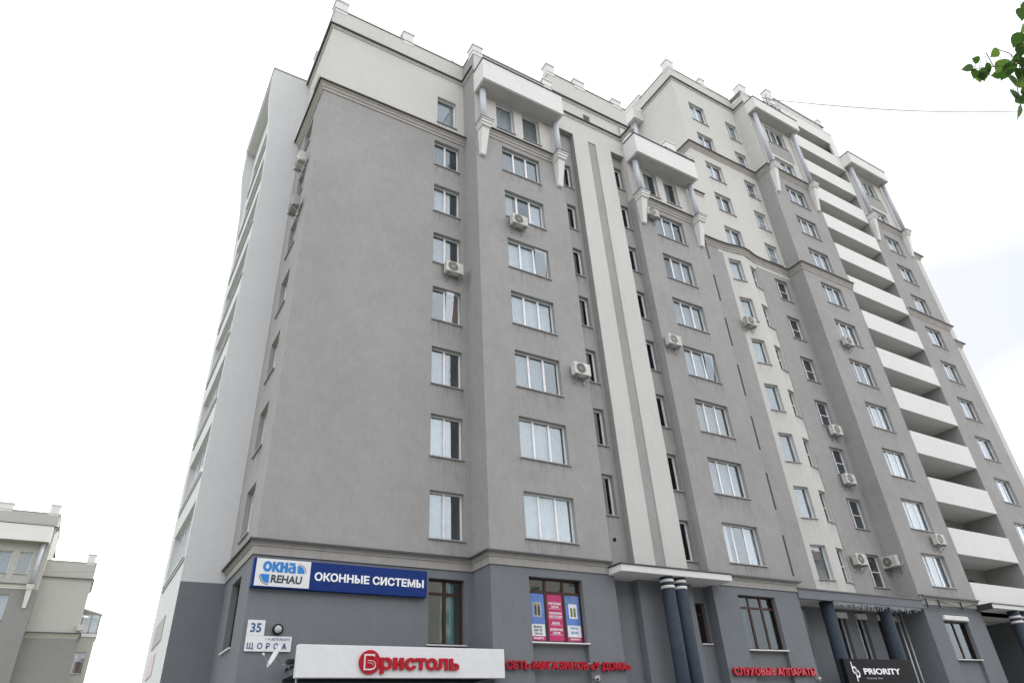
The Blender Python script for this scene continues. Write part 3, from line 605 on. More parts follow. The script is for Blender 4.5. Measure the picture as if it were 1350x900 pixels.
# ================================================================== SIGNS
GEO = {}
def text_geo(t, bold, space):
    key = (t, bold, space)
    if key not in GEO:
        cu = bpy.data.curves.new('t', 'FONT'); cu.body = t; cu.size = 1; cu.offset = bold; cu.resolution_u = 3; cu.space_character = space
        ob = bpy.data.objects.new('t', cu); me = bpy.data.meshes.new_from_object(ob)
        GEO[key] = ([v.co.copy() for v in me.vertices], [tuple(p.vertices) for p in me.polygons])
        bpy.data.objects.remove(ob); bpy.data.curves.remove(cu); bpy.data.meshes.remove(me)
    return GEO[key]
def strip_glyph(c, x0, x1, y0, y1, t):
    """outlines of letters built from bands: a stem and rounded bowls, t = stroke width"""
    vs, fs = [], []
    def rect(a, b_, c_, d):
        k = len(vs); vs.extend([Vector((a, b_, 0)), Vector((c_, b_, 0)), Vector((c_, d, 0)), Vector((a, d, 0))]); fs.append((k, k+1, k+2, k+3))
    def bowl(xs, xe, lo, hi, flip=False):
        h = (hi-lo)/2; r = min(h, abs(xe-xs)*.8); sg = -1 if flip else 1; tv = min(t*.85, h*.62); k = len(vs); n = 10; cx = xe-sg*r
        o = [(xs, hi)]+[(cx+sg*r*math.cos(a), (lo+hi)/2+h*math.sin(a)) for a in [math.pi/2-math.pi*i/n for i in range(n+1)]]+[(xs, lo)]
        q = [(xs, hi-tv)]+[(cx+sg*max(.01, r-t)*math.cos(a), (lo+hi)/2+(h-tv)*math.sin(a)) for a in [math.pi/2-math.pi*i/n for i in range(n+1)]]+[(xs, lo+tv)]
        for a, b_ in zip(o, q): vs.append(Vector((*a, 0))); vs.append(Vector((*b_, 0)))
        for i in range(len(o)-1): f = (k+2*i, k+2*i+1, k+2*i+3, k+2*i+2); fs.append(f if not flip else f[::-1])
    H = y1-y0
    if c in 'Ьь': rect(x0, y0, x0+t, y1); bowl(x0+t, x1, y0, y0+H*.60)
    elif c == 'Ы': rect(x0, y0, x0+t, y1); bowl(x0+t, x1-t*1.45, y0, y0+H*.60); rect(x1-t, y0, x1, y1)
    elif c == 'В': rect(x0, y0, x0+t, y1); bowl(x0+t, x1, y0, y0+H*.52); bowl(x0+t, x1-(x1-x0)*.06, y0+H*.52, y1)
    elif c == 'а': rect(x1-t, y0, x1, y1-t*.9); bowl(x1-t, x0, y0, y0+H*.60, True); rect(x0+(x1-x0)*.12, y1-t*.85, x1-t*.35, y1)
    elif c in 'Ии':
        rect(x0, y0, x0+t, y1); rect(x1-t, y0, x1, y1); k = len(vs); e = H*.34
        vs.extend([Vector((x0+t, y0, 0)), Vector((x1-t, y1-e, 0)), Vector((x1-t, y1, 0)), Vector((x0+t, y0+e, 0))]); fs.append((k, k+1, k+2, k+3))
    elif c == 'н': rect(x0, y0, x0+t, y1); rect(x1-t, y0, x1, y1); rect(x0+t, y0+H*.40, x1-t, y0+H*.40+t*.85)
    elif c == 'А':
        cx = (x0+x1)/2; w = t*1.1; yi = y1-t*1.9; k = len(vs)
        for sg, xo in ((1, x0), (-1, x1)):
            k = len(vs); vs.extend([Vector(q) for q in ((xo, y0, 0), (xo+sg*w, y0, 0), (cx, yi, 0), (cx, y1, 0), (cx-sg*t*.55, y1, 0))]); f = (k, k+1, k+2, k+3, k+4); fs.append(f if sg > 0 else f[::-1])
        a, b_ = y0+H*.20, y0+H*.20+t*.85; xi = lambda y: x0+w+(cx-x0-w)*(y-y0)/(yi-y0); k = len(vs)
        vs.extend([Vector(q) for q in ((xi(a), a, 0), (2*cx-xi(a), a, 0), (2*cx-xi(b_), b_, 0), (xi(b_), b_, 0))]); fs.append((k, k+1, k+2, k+3))
    return vs, fs
def glyphs(parent, text, x0, x1, y, zb, cap, mat, depth=.02, bold=.0, name='letter', ref='Н', slant=0, space=1.0):
    """raised letters, one mesh per character, fitted to a width and a cap height on a wall facing -y"""
    geo = lambda t: text_geo(t, bold, space)
    full = geo(text)[0]; a, e = min(v.x for v in full), max(v.x for v in full)
    rv = geo(ref)[0]; ch = max(v.y for v in rv)-min(v.y for v in rv); base = min(v.y for v in rv)
    sx, sz = (x1-x0)/(e-a), cap/ch
    objs = []
    for i, c in enumerate(text):
        if c == ' ': continue
        vs, fs = geo(c)
        if not vs: continue
        if c in 'ЬьЫВаИинА':
            xa, xb, ya, yb = min(v.x for v in vs), max(v.x for v in vs), min(v.y for v in vs), max(v.y for v in vs)
            vs, fs = strip_glyph(c, xa, xb, ya, yb, .115+2*bold)
        right = max(v.x for v in geo(text[:i+1])[0]); off = right-max(v.x for v in vs)
        P = [((v.x+off-a)*sx+x0, (v.y-base)*sz+zb) for v in vs]
        P = [(px+slant*(pz-zb), pz) for px, pz in P]
        b = MB(); n = len(P)
        b.v = [(px, y-depth, pz) for px, pz in P]+[(px, y, pz) for px, pz in P]
        cnt = {}
        for f in fs:
            b.f.append(f)
            for j in range(len(f)):
                q = (f[j], f[(j+1) % len(f)]); k = tuple(sorted(q)); cnt.setdefault(k, []).append(q)
        for k, q in cnt.items():
            if len(q) == 1: u, w = q[0]; b.f.append((w, u, u+n, w+n))
        objs.append(b.build(name, mat, parent))
    return objs
# blue sign
s = thing('shop_sign', 'long dark blue sign box with white logo panel and white capital lettering', 'sign', (2.7, -.1, 6.1))
MB().box(.0, -.20, 6.09, 5.48, -.03, 6.91).bev('sign_box', 'sign_blue', s, .012)
MB().box(.08, -.216, 6.13, 1.655, -.19, 6.90).build('logo_panel', 'sign_white', s)
for x in (.6, 2.6, 4.8): MB().box(x, -.035, 6.2, x+.06, .02, 6.8).build('mount', 'iron', s)
glyphs(s, 'ОКОННЫЕ СИСТЕМЫ', 1.80, 5.36, -.2, 6.375, .245, 'letter_white', .012, .035)
glyphs(s, 'окна', .27, 1.22, -.216, 6.53, .30, 'letter_blue', .008, .05, ref='о')
glyphs(s, 'REHAU', .53, 1.42, -.216, 6.235, .235, 'letter_dark', .008, .03, slant=.06)
def fan(parent, cx, cz, r, a0, a1, mat, y, inner=0, name='logo_arc'):
    b = MB(); n = 14
    for i in range(n+1):
        t = R_(a0+(a1-a0)*i/n)
        b.v += [(cx+inner*math.cos(t), y, cz+inner*math.sin(t)), (cx+r*math.cos(t), y, cz+r*math.sin(t))]
    for i in range(n): b.f.append((2*i, 2*i+1, 2*i+3, 2*i+2) if inner else (2*i, 2*i+1, 2*i+3))
    return b.build(name, mat, parent)
fan(s, 1.27, 6.54, .22, 0, 90, 'letter_blue', -.224); fan(s, 1.28, 6.55, .255, 2, 88, 'letter_dark', -.2245, .24)
fan(s, .48, 6.46, .25, 180, 270, 'letter_blue', -.224); fan(s, .475, 6.45, .285, 182, 268, 'letter_dark', -.2245, .268)
# street plate
s = thing('address_plate', 'white stepped address plate with blue number 35 above a street name', 'plate', (.7, -.03, 4.4))
MB().box(.11, -.06, 4.83, .585, -.008, 5.24).bev('number_panel', 'sign_white', s, .006)
MB().box(.11, -.062, 4.43, 1.37, -.008, 4.828).bev('name_panel', 'sign_white', s, .006)
glyphs(s, '35', .20, .49, -.06, 4.92, .24, 'plate_blue', .008, .02, ref='3')
for ch, x, w in (('Щ', .165, .17), ('О', .44, .14), ('Р', .68, .10), ('С', .885, .12), ('А', 1.11, .13)): glyphs(s, ch, x, x+w, -.062, 4.495, .155, 'plate_blue', .008, .02)
glyphs(s, '7', .63, .665, -.062, 4.72, .06, 'plate_blue', .005); MB().quad((.70, -.068, 4.75), (.755, -.068, 4.725), (.755, -.068, 4.775)).build('arrow', 'plate_blue', s)
glyphs(s, 'ЦИОЛКОВСКОГО', .79, 1.31, -.062, 4.72, .06, 'plate_blue', .005)
# round lamp
s = thing('wall_lamp', 'round black-rimmed bulkhead lamp beside the number plate', 'lamp', (.95, 0, 5.0))
MB().tube((.95, -.09, 5.01), (.95, .0, 5.01), .145, 28).build('rim', 'black', s, True)
b = MB(); n = 20
for j in range(6):
    r, yy = .105*math.cos(j*math.pi/11), -.091-.07*math.sin(j*math.pi/11)
    for i in range(n): t = 2*math.pi*i/n; b.v.append((.95+r*math.cos(t), yy, 5.01+r*math.sin(t)))
for j in range(5):
    for i in range(n): b.f.append((j*n+i, j*n+(i+1) % n, (j+1)*n+(i+1) % n, (j+1)*n+i))
b.f.append(tuple(5*n+i for i in range(n))); b.build('glass_dome', 'lamp_glass', s, True)
# white sign canopy
s = thing('shop_sign', 'broad white fascia sign with red round emblem and red raised lettering', 'sign', (4.3, -1.5, 3.6))
MB().box(1.18, -1.60, 3.62, 7.46, -1.38, 4.42).bev('fascia', 'sign_white', s, .012)
MB().box(1.25, -1.38, 3.66, 7.2, -.03, 3.74).build('canopy_deck', 'black', s)
for x in (1.3, 4.2, 7.0): MB().box(x, -1.38, 3.95, x+.06, .02, 4.02).build('arm', 'iron', s)
em = MB().tube((3.155, -1.66, 4.005), (3.155, -1.6, 4.005), .305, 40).build('emblem_disc', 'red', s, True)
for a in glyphs(s, 'Б', 2.98, 3.32, -1.66, 3.80, .40, 'sign_white', .02, .03): a.name = 'emblem_letter'
for a in glyphs(s, 'Б', 3.015, 3.295, -1.679, 3.84, .32, 'red', .006, .01): a.name = 'emblem_letter_face'
glyphs(s, 'ристоль', 3.46, 5.89, -1.6, 3.815, .31, 'red', .07, .035, ref='и')
# red letters
s = thing('letter_sign', 'row of red raised capitals mounted under the poster window', 'sign', (10.1, -1.3, 3.9))
for x0_, x1_ in ((7.6, 12.4),): MB().box(x0_, -1.3, 4.075, x1_, -1.27, 4.10).build('mount_rail', 'metal', s)
glyphs(s, 'СЕТЬ МАГАЗИНОВ «У ДОМА»', 7.64, 12.6, -1.3, 3.90, .235, 'red', .09, .035)
s = thing('letter_sign', 'row of pinkish red capitals on the bay beside the black sign', 'sign', (19.9, -1.25, 3.7))
MB().box(17.6, -1.25, 3.86, 22.2, -1.22, 3.89).build('mount_rail', 'metal', s)
glyphs(s, 'СЛУХОВЫЕ АППАРАТЫ', 17.58, 22.3, -1.25, 3.76, .28, 'red', .09, .05); glyphs(s, 'СЛУХОВЫЕ АППАРАТЫ', 17.6, 22.28, -1.342, 3.775, .25, 'red_pale', .012, .0, 'letter_face')  # paler red faces in front of the red letters
# black sign
s = thing('shop_sign', 'black sign board with white interlocked emblem and white capitals in the porch', 'sign', (27, -1.2, 2.9))
MB().box(24.46, -1.22, 2.9, 29.4, -1.0, 4.45).bev('board', 'black', s, .01)
glyphs(s, 'PRIORITY', 25.65, 28.3, -1.22, 3.84, .25, 'letter_white', .02, .03)
glyphs(s, 'beauty bar', 25.75, 26.9, -1.22, 3.66, .07, 'metal', .006, ref='b')
for (cx, cz, st) in ((25.02, 4.0, 1), (25.18, 3.86, -1)):
    b = MB(); n = 24
    for i in range(n+1):
        t = 2*math.pi*i/n
        for r in (.085, .155): b.v.append((cx+r*math.cos(t), -1.236, cz+r*math.sin(t)))
    for i in range(n): b.f.append((2*i, 2*i+1, 2*i+3, 2*i+2))
    if st > 0: b.quad((cx-.155, -1.237, cz), (cx-.085, -1.237, cz), (cx-.085, -1.237, cz+.32), (cx-.155, -1.237, cz+.32))
    else: b.quad((cx-.155, -1.238, cz-.30), (cx-.085, -1.238, cz-.30), (cx-.085, -1.238, cz), (cx-.155, -1.238, cz))
    b.build('emblem', 'letter_white', s)
# icicle garland under the porch canopy
g = thing('light_garland', 'fringe of grey icicle lights hanging under the porch canopy edge', 'garland', (27, -1.2, 6.6))
b = MB()
for i in range(110):
    x = 24.9+i*.062; l = random.uniform(.08, .34)*(.6+.4*math.sin(i*.9)**2); b.tube((x, -1.27, 6.81), (x+random.uniform(-.01, .01), -1.27, 6.81-l), .008, 5)
o = b.build('fringe', 'column', g); o['kind'] = 'stuff'
MB().tube((24.8, -1.27, 6.81), (31.9, -1.27, 6.80), .012, 6).build('cable', 'iron', g)
# satellite dish
s = thing('satellite_dish', 'small tilted white satellite dish on a bent arm below the address plate', 'dish', (1.15, -.4, 4.1))
b = MB(); c0 = Vector((.85, -.62, 4.22)); ax = Vector((-.88, -.06, .40)).normalized(); u = ax.orthogonal().normalized(); u = Vector((0, 0, 1)).cross(ax).normalized(); v = ax.cross(u)
n = 28
for j in range(6):
    r = .30*j/5; dz = .06*(j/5)**2
    for i in range(n): t = 2*math.pi*i/n; b.v.append(tuple(c0+u*(r*.92*math.cos(t))+v*(r*math.sin(t))+ax*dz))
for j in range(5):
    for i in range(n): b.f.append((j*n+i, j*n+(i+1) % n, (j+1)*n+(i+1) % n, (j+1)*n+i))
o = b.build('reflector', 'dish', s, True); m = o.modifiers.new('thick', 'SOLIDIFY'); m.thickness = .012
MB().path([c0-ax*.02, (1.0, -.5, 4.16), (1.07, -.45, 4.05), (1.35, -.45, 4.05), (1.35, -.02, 4.05)], .016, 8).build('arm', 'metal', s)
MB().path([c0+v*(-.28), c0+ax*.3+v*(-.1)], .01, 6).build('feed_arm', 'metal', s); MB().tube(c0+ax*.3+v*(-.1), c0+ax*.36+v*(-.06), .03, 10).build('feed_horn', 'dish', s, True)
s = thing('floodlight', 'small dark floodlight hooked at the end of the white fascia sign', 'lamp', (1.2, -1.1, 4.0))
MB().box(1.02, -1.3, 3.98, 1.2, -1.05, 4.10).bev('housing', 'iron', s, .02); MB().path([(1.12, -1.15, 4.0), (1.12, -1.1, 3.9), (1.25, -.9, 3.86)], .014, 6).build('arm', 'metal', s)
MB().tube((1.30, -1.3, 2.4), (1.30, -1.3, 3.7), .035, 10).build('stand_pipe', 'metal', s, True)
# security cameras
for x, y, lab in ((11.02, -1.25, 'white bullet camera below the red letters on the bay'), (22.36, -1.2, 'white bullet camera at the end of the pinkish red letters')):
    s = thing('security_camera', lab, 'camera', (x, y, 3.6))
    MB().tube((x, y-.02, 3.66), (x, y-.14, 3.66), .03, 10).tube((x, y-.14, 3.66), (x-.05, y-.3, 3.60), .055, 14).build('body', 'ac_white', s, True); MB().box(x+.08, y-.1, 3.58, x+.22, y+.01, 3.74).bev('junction_box', 'ac_white', s, .01)
    MB().tube((x-.05, y-.301, 3.60), (x-.052, y-.306, 3.598), .04, 12).build('lens', 'black', s)
# posters in the bay window
Tg = TYPES['gB']; r0_, r1_ = Tg['rows'][0]
def poster(i, label):
    a, e = Tg['cells'][i]; x0, x1, z0, z1 = 8.75+a+.015, 8.75+e-.015, 4.72+r0_+.01, 4.72+r1_-.01
    return thing('window_poster', label, 'poster', ((x0+x1)/2, -1.046, z0), 'posters behind the brown framed bay window'), x0, x1, z0, z1
YP = -1.046
s, x0, x1, z0, z1 = poster(1, 'magenta poster with white text lines in the brown framed window')
MB().box(x0, YP, z0, x1, YP+.006, z1).build('sheet', 'magenta', s)
zz = z1-.33
for ls in (('ПЛАСТИКОВЫЕ', 'ОКНА'), ('АЛЮМИНИЕВЫЕ', 'КОНСТРУКЦИИ'), ('БАЛКОНЫ',), ('ДЕРЕВЯННЫЕ', 'ОКНА')):
    for t in ls:
        w = (x1-x0)*(.86 if len(t) > 7 else .5); xm = (x0+x1)/2; glyphs(s, t, xm-w/2, xm+w/2, YP, zz, .075, 'poster_white', .004, .03); zz -= .105
    MB().box(x0+.06, YP-.004, zz+.075, x1-.06, YP-.001, zz+.085).build('rule', 'poster_white', s); zz -= .10
for i, lab, txt, tm in ((0, 'blue poster showing a dark open window with black text on white', ('ВАШ', 'МАСТЕР', 'ОКОН'), 'letter_dark'), (2, 'blue poster showing a white window with blue text on white', ('ОКНА', 'ДЛЯ ВАС'), 'letter_blue')):
    s, x0, x1, z0, z1 = poster(i, lab)
    MB().box(x0, YP, z0, x1, YP+.006, z1).build('sheet', 'poster_blue', s)
    MB().box(x0, YP-.003, z0, x1, YP-.001, z0+.13).build('foot_band', 'magenta', s); MB().box(x0+.03, YP-.003, z0+.135, x1-.03, YP-.001, z0+.50).build('text_band', 'poster_white', s)
    zz = z0+.38
    for t in txt: glyphs(s, t, x0+.14, x1-.14, YP-.003, zz, .075, tm, .003, .03); zz -= .105 if len(txt) == 3 else .14
    glyphs(s, 'звоните', x0+.1, x1-.1, YP-.003, z0+.04, .055, 'poster_white', .003, .02, ref='н')
    wm = 'poster_white' if i else 'metal'; c0_, c1_, h0, h1 = x0+.13, x1-.12, z0+.72, z1-.28
    b = MB().box(c0_, YP-.004, h0, c0_+.06, YP-.001, h1).box(c1_-.06, YP-.004, h0, c1_, YP-.001, h1).box(c0_, YP-.0045, h0, c1_, YP-.001, h0+.05).box(c0_, YP-.0045, h1-.05, c1_, YP-.001, h1).box((c0_+c1_)/2-.02, YP-.0042, h0, (c0_+c1_)/2+.02, YP-.001, h1); b.build('pictured_frame', wm, s)
    MB().box(c0_+.05, YP-.0025, h0+.04, c1_-.05, YP-.001, h0+.34).build('pictured_view', 'poster_green' if i else 'poster_dark', s)
    MB().box(c0_+.05, YP-.0025, h0+.345, c1_-.05, YP-.001, h1-.04).build('pictured_sky', 'sign_white' if i else 'poster_green', s)
# ================================================================== FAR LEFT BUILDING
FL = thing('distant_apartment_block', 'shorter grey block with pale attic and roof posts standing further down the street', 'building', (-12, 62, 0))
Y = 58.0
wall(FL, 'far_grey', (-8.13, Y), (-3.98, Y), 0, 13.05); wall(FL, 'far_beige', (-8.13, Y), (-3.98, Y), 13.05, 19.9)
wall(FL, 'far_grey', (-3.98, Y), (-3.98, Y+14), 0, 13.05); wall(FL, 'far_beige', (-3.98, Y), (-3.98, Y+14), 13.05, 19.9)
cornice(FL, [(-8.1, Y), (-3.98, Y), (-3.98, Y+6)], 13.45, 'big'); cornice(FL, [(-8.1, Y), (-3.98, Y), (-3.98, Y+6)], 18.4, 'thin', 'far_beige'); parapet(FL, [(-8.1, Y), (-3.98, Y), (-3.98, Y+14)], 19.9, 19.97, 'far_beige')
post(FL, -4.85, Y-.02, -4.15, Y+.5, 19.8, 20.85); rail(FL, [(-8.1, Y+.1, 20.5), (-4.8, Y+.1, 20.5)])
Yb = Y-1.2
wall(FL, 'far_grey', (-16, Yb), (-8.13, Yb), 0, 17.0, [(4.35, 14.35-3*k, 'far3') for k in range(4)] + [(1.4, 14.35-3*k, 'far3') for k in range(4)])
wall(FL, 'far_beige', (-16, Yb), (-8.13, Yb), 17.0, 24.0, [(5.6, 18.3, 'attic'), (4.0, 18.3, 'attic'), (1.4, 18.3, 'attic')])
wall(FL, 'far_beige', (-8.13, Yb), (-8.13, Y+8), 17.0, 24.0); wall(FL, 'far_grey', (-8.13, Yb), (-8.13, Y+.2), 0, 17.0); wall(FL, 'far_grey', (-16, Y+14), (-16, Yb), 0, 24)
cornice(FL, [(-16, Yb), (-8.9, Yb)], 17.3, 'big', 'white_trim'); canopy(FL, -14.5, -8.3, Yb, Yb-1.0, 21.1, 22.6); column_set(FL, -8.75, Yb, 17.35, 21.1); cornice(FL, [(-16, Yb), (-8.13, Yb), (-8.13, Y)], 22.75, 'thin', 'far_beige')
parapet(FL, [(-16, Yb), (-8.13, Yb), (-8.13, Y+8)], 24.0, 24.07, 'far_beige'); post(FL, -9.1, Yb-.02, -8.3, Yb+.6, 23.9, 25.0); post(FL, -13.6, Yb-.02, -12.1, Yb+.6, 23.9, 24.75); rail(FL, [(-12.1, Yb+.1, 24.6), (-9.1, Yb+.1, 24.6)])
MB().quad((-16, Yb, 23.5), (-8.2, Yb, 23.5), (-8.2, Y+14, 23.5), (-16, Y+14, 23.5)).quad((-8.2, Y, 19.6), (-4, Y, 19.6), (-4, Y+14, 19.6), (-8.2, Y+14, 19.6)).build('roof', 'roof_felt', FL)
wall(FL, 'far_grey', (-4, Y+14), (-16, Y+14), 0, 23)
MB().box(-15.8, Yb+2.5, 0, -8.3, Yb+2.7, 23.3).build('inner_wall', 'plaster', FL)
# glazed balcony wing behind it
wall(FL, 'far_beige', (-3.98, Y+3), (-2.42, Y+3), 0, 13.7, [(.28, 10.45, 'far2', 'sides')]); wall(FL, 'far_beige', (-2.42, Y+3), (-2.42, Y+10), 0, 13.7)
MB().box(-3.98, Y+2.9, 13.7, -2.3, Y+6, 14.0).build('balcony_slab', 'white_trim', FL)
b = MB()
for x, y in ((-2.4, Y+3), (-3.15, Y+3), (-3.9, Y+3), (-2.4, Y+4.5), (-2.4, Y+5.9)): b.box(x-.05, y-.05, 14.0, x+.05, y+.05, 15.9)
b.box(-4.0, Y+2.95, 14.0, -2.35, Y+3.05, 14.12); b.box(-2.45, Y+3, 14.5, -2.36, Y+6, 14.6); b.build('balcony_frame', 'sill', FL)
MB().box(-4.0, Y+5.9, 14.0, -2.45, Y+6.0, 16.0).build('balcony_back_wall', 'far_beige', FL)
for x in (-3.85, -3.10): MB().box(x, Y+2.99, 14.12, x+.64, Y+3.0, 15.7).build('pane', 'glass', FL)
MB().box(-3.97, Y+4.6, 0, -2.45, Y+4.7, 13.7).build('inner_wall', 'plaster', FL)
MB().quad((-4.0, Y+2.85, 16.3), (-2.3, Y+2.85, 15.85), (-2.3, Y+6, 15.85), (-4.0, Y+6, 16.3)).quad((-4.0, Y+2.85, 16.2), (-4.0, Y+6, 16.2), (-2.3, Y+6, 15.75), (-2.3, Y+2.85, 15.75)).quad((-4.0, Y+2.85, 16.2), (-2.3, Y+2.85, 15.75), (-2.3, Y+2.85, 15.85), (-4.0, Y+2.85, 16.3)).build('balcony_roof', 'white_trim', FL)
a = thing('air_conditioner', 'tiny air conditioner beside the glazed balcony of the distant block', 'air conditioner', (-4.1, Y-.3, 13.6), 'outdoor air conditioner units on the facades')
MB().box(-4.2, Y-.35, 13.75, -3.6, Y-.05, 14.25).bev('case', 'ac_white', a, .02)
# ================================================================== OPPOSITE SIDE (behind the viewer)
OP = thing('opposite_house', 'long ochre eight-storey house across the street', 'building', (15, -62, 0))
for y, z in ((-58.0, 24.0),):
    wall(OP, 'opposite_wall', (75, y), (-45, y), 0, z)
    om = MB().box(0, -.03, 0, 1.5, .03, 1.6).mesh('window', 'glass_dark')
    for i in range(29):
        for k in range(8): put(bpy.data.objects.new('window', om), OP, (69.5-4*i, y, 1.3+2.9*k))
    wall(OP, 'opposite_wall', (-45, y), (-45, y-14), 0, z); wall(OP, 'opposite_wall', (75, y-14), (75, y), 0, z); wall(OP, 'opposite_wall', (-45, y-14), (75, y-14), 0, z)
    MB().quad((-46, y+.8, z), (76, y+.8, z), (76, y-7, z+4), (-46, y-7, z+4)).quad((-46, y-7, z+4), (76, y-7, z+4), (76, y-14.8, z), (-46, y-14.8, z)).quad((-45, y, z), (-45, y-7, z+3.9), (-45, y-14, z)).quad((75, y, z), (75, y-14, z), (75, y-7, z+3.9)).build('roof', 'opposite_roof', OP)
# ================================================================== GROUND
tag(MB().quad((-1500, -1500, 0), (1500, -1500, 0), (1500, 1500, 0), (-1500, 1500, 0)).build('ground', 'grass_soil'), None, None, kind='structure')
tag(MB().quad((-200, -46, .004), (250, -46, .004), (250, -24.5, .004), (-200, -24.5, .004)).build('road', 'asphalt'), None, None, kind='structure')
pv = MB().quad((-200, -24.3, .13), (250, -24.3, .13), (250, -.0, .13), (-200, .0, .13)).build('pavement', 'paving'); pv['kind'] = 'structure'
k_ = MB().box(-200, -24.5, .0, 250, -24.301, .15).build('kerb', 'kerb'); k_['kind'] = 'structure'
# ================================================================== CABLES AND ANTENNA
an = thing('roof_antenna', 'thin metal antenna frame standing on the tower roof beside the loggia top', 'antenna', (36.3, -.4, 46.4))
MB().path([(36.0, -.9, 46.4), (36.3, -.9, 49.0)], .03, 6).path([(36.9, -.9, 48.9), (35.6, -.9, 48.2)], .025, 6).path([(35.2, -.9, 47.6), (38.2, -.9, 48.5)], .02, 6).path([(37.6, -.9, 48.9), (36.0, -.9, 48.3)], .02, 6).build('mast', 'iron', an)
def cable(name, pts, r, label):
    b = MB(); q = [Vector(p) for p in pts]; b.path(q, r, 6); o = b.build(name, 'sill'); return tag(o, label, 'cable')
A_ = Vector((36.3, -.9, 48.4)); B_ = pix(1420, 144, 75)
cable('overhead_cable', [A_.lerp(B_, t/12)+Vector((0, 0, -.9*math.sin(math.pi*t/12))) for t in range(13)], .03, 'thin dark cable running from the tower roof across the open sky')
A_ = pix(-60, 748, 60); B_ = pix(240, 749, 60)
cable('overhead_cable', [A_.lerp(B_, t/8)+Vector((0, 0, -.25*math.sin(math.pi*t/8))) for t in range(9)], .014, 'thin cable crossing in front of the distant block')
# ================================================================== TREE
TR = thing('lime_tree', 'young leafy tree whose branch tip hangs into view against the sky', 'tree', (1.3, -23.6, .13))
trunk = MB().path([(1.3, -23.6, .1), (1.25, -23.5, 1.8), (1.1, -23.4, 3.6), (1.2, -23.3, 5.6), (1.1, -23.3, 7.6)], .12, 12, [.15, .12, .10, .07, .03]).build('trunk', 'bark', TR, True)
def leaf_mesh(nm, mat):
    outl = [(0, 0), (.30, .10), (.46, .30), (.44, .55), (.28, .80), (.08, .98), (0, 1.12)]
    b = MB(); n = len(outl)
    for x, y in outl: b.v += [(0, y, -.06*math.sin(y*2.6)), (x, y, .10*x-.08*y*y), (-x, y, .10*x-.08*y*y)]
    for i in range(n-1):
        b.f.append((3*i, 3*i+1, 3*i+4, 3*i+3)); b.f.append((3*i, 3*i+3, 3*i+5, 3*i+2))
    b.tube((0, -.55, .05), (0, .02, 0), .02, 4)
    return b.mesh(nm, mat, True)
LM = [leaf_mesh('leaf', 'leaf'), leaf_mesh('leaf', 'leaf_pale')]
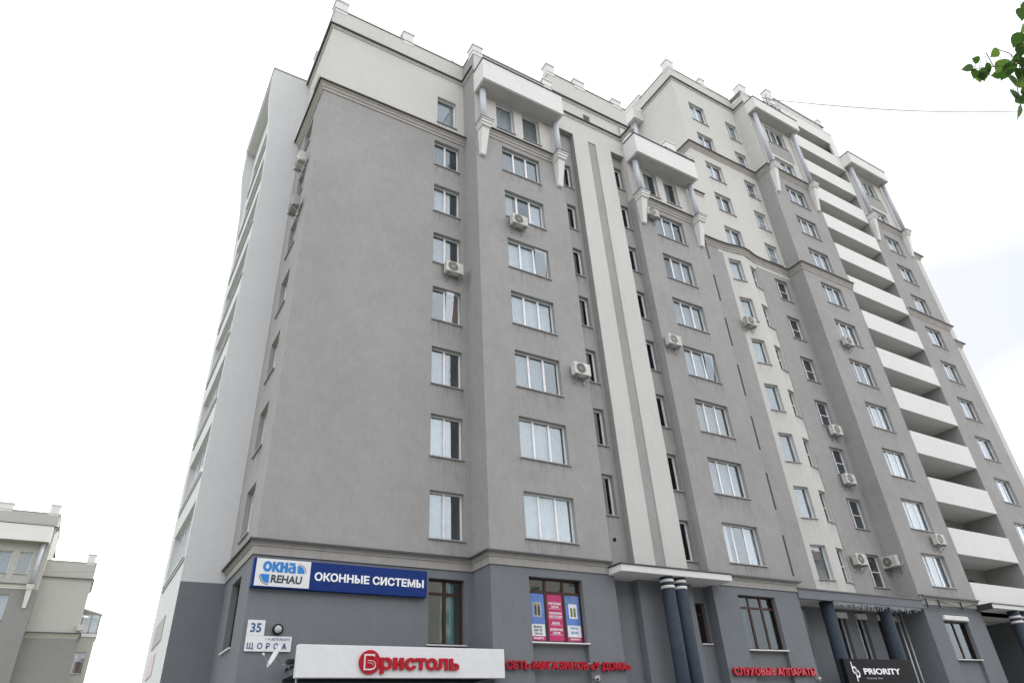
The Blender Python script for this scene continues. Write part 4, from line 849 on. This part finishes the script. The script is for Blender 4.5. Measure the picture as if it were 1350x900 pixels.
# branch reaching into the view
tip = pix(1275, 92, 4.45); mid = pix(1345, 84, 4.5); low = pix(1400, 70, 4.6); base = Vector((1.15, -23.4, 3.9))
br = MB().path([base, base.lerp(low, .5)+Vector((0, 0, .25)), low, mid, tip], .02, 8, [.03, .02, .008, .0035, .0015]).build('branch', 'bark', TR, True)
for tp in ([mid, pix(1330, 70, 4.5), pix(1317, 66, 4.45)], [mid, pix(1340, 110, 4.5), pix(1346, 140, 4.45)], [pix(1310, 88, 4.47), pix(1300, 70, 4.45)], [low, pix(1352, 40, 4.5), pix(1350, 15, 4.5)]): MB().path(tp, .0022, 5).build('twig', 'bark', TR)
LV = [(1276, 90, -80, 12), (1287, 79, -60, 10), (1312, 70, -120, 13), (1285, 97, -170, 12), (1296, 98, 170, 15), (1303, 90, 150, 14), (1292, 101, 190, 13), (1319, 87, -150, 15), (1327, 83, 150, 15), (1331, 91, 170, 16), (1316, 98, -120, 13),
      (1325, 97, -170, 15), (1335, 105, 175, 15), (1342, 52, -160, 17), (1347, 18, -170, 16), (1349, 38, -150, 12), (1347, 65, 180, 15), (1341, 77, -130, 13), (1347, 82, 160, 14), (1345, 98, 170, 17), (1338, 124, -150, 16), (1344, 147, 175, 15), (1347, 132, 160, 14), (1342, 128, -165, 12), (1349, 110, 150, 15),
      (1353, 90, 120, 16), (1358, 60, 150, 16), (1360, 30, 140, 16), (1356, 120, 160, 16), (1366, 80, 150, 17), (1370, 45, 170, 17), (1368, 105, 190, 16), (1355, 8, 180, 15), (1372, 130, 170, 16), (1380, 20, 150, 16)]
for u, v, an_, px in LV:
    o = bpy.data.objects.new('leaf', LM[random.random() < .3]); COL.objects.link(o); o.parent = br
    p = pix(u, v, 4.45+random.uniform(-.12, .12)); ps = px*4.45/FPX/1.2
    t = R_(an_+random.uniform(-15, 15)); up = (-dn*math.cos(t)+rt*math.sin(t)); nrm = (-fw+rt*random.uniform(-.7, .7)+dn*random.uniform(-.7, .7)).normalized()
    up = (up-nrm*up.dot(nrm)).normalized(); sd = up.cross(nrm)
    m = Matrix.Identity(4)
    for i, q in enumerate((sd, up, nrm)):
        for k in range(3): m[k][i] = q[k]*ps
    m.translation = p - up*ps*.5 - POS[br.name]
    o.matrix_basis = m
# the rest of the crown, beyond the right edge of the view
b = MB(); limbs = MB()
for i in range(14):
    a = random.uniform(-2.2, 1.0); z0 = 3.2+i*.3; e = Vector((1.15+1.5*math.cos(a), -23.4+1.5*math.sin(a)-.6, z0+random.uniform(.6, 1.3)))
    limbs.tube((1.15, -23.4, z0), e, .03, 6, .008)
    for j in range(230):
        p = Vector((1.15, -23.4, z0)).lerp(e, random.uniform(.35, 1.05))+Vector([random.gauss(0, .28) for _ in range(3)])
        if (p-CAM).dot(rt)*FPX < 760*(p-CAM).dot(fw) and (p-CAM).dot(fw) > 0: continue
        s_ = random.uniform(.03, .05); q = Matrix.Rotation(random.uniform(0, 6.28), 3, 'Z') @ Matrix.Rotation(random.uniform(.3, 1.6), 3, 'X')
        f0 = len(b.v)
        for x, y in ((0, 0), (.9, .6), (.7, 1.5), (0, 2.2), (-.7, 1.5), (-.9, .6)): b.v.append(tuple(p+q @ Vector((x*s_, y*s_, 0))))
        b.f.append(tuple(range(f0, f0+6)))
limbs.build('limb', 'bark', TR, True); o = b.build('crown', 'leaf', TR); o['kind'] = 'stuff'
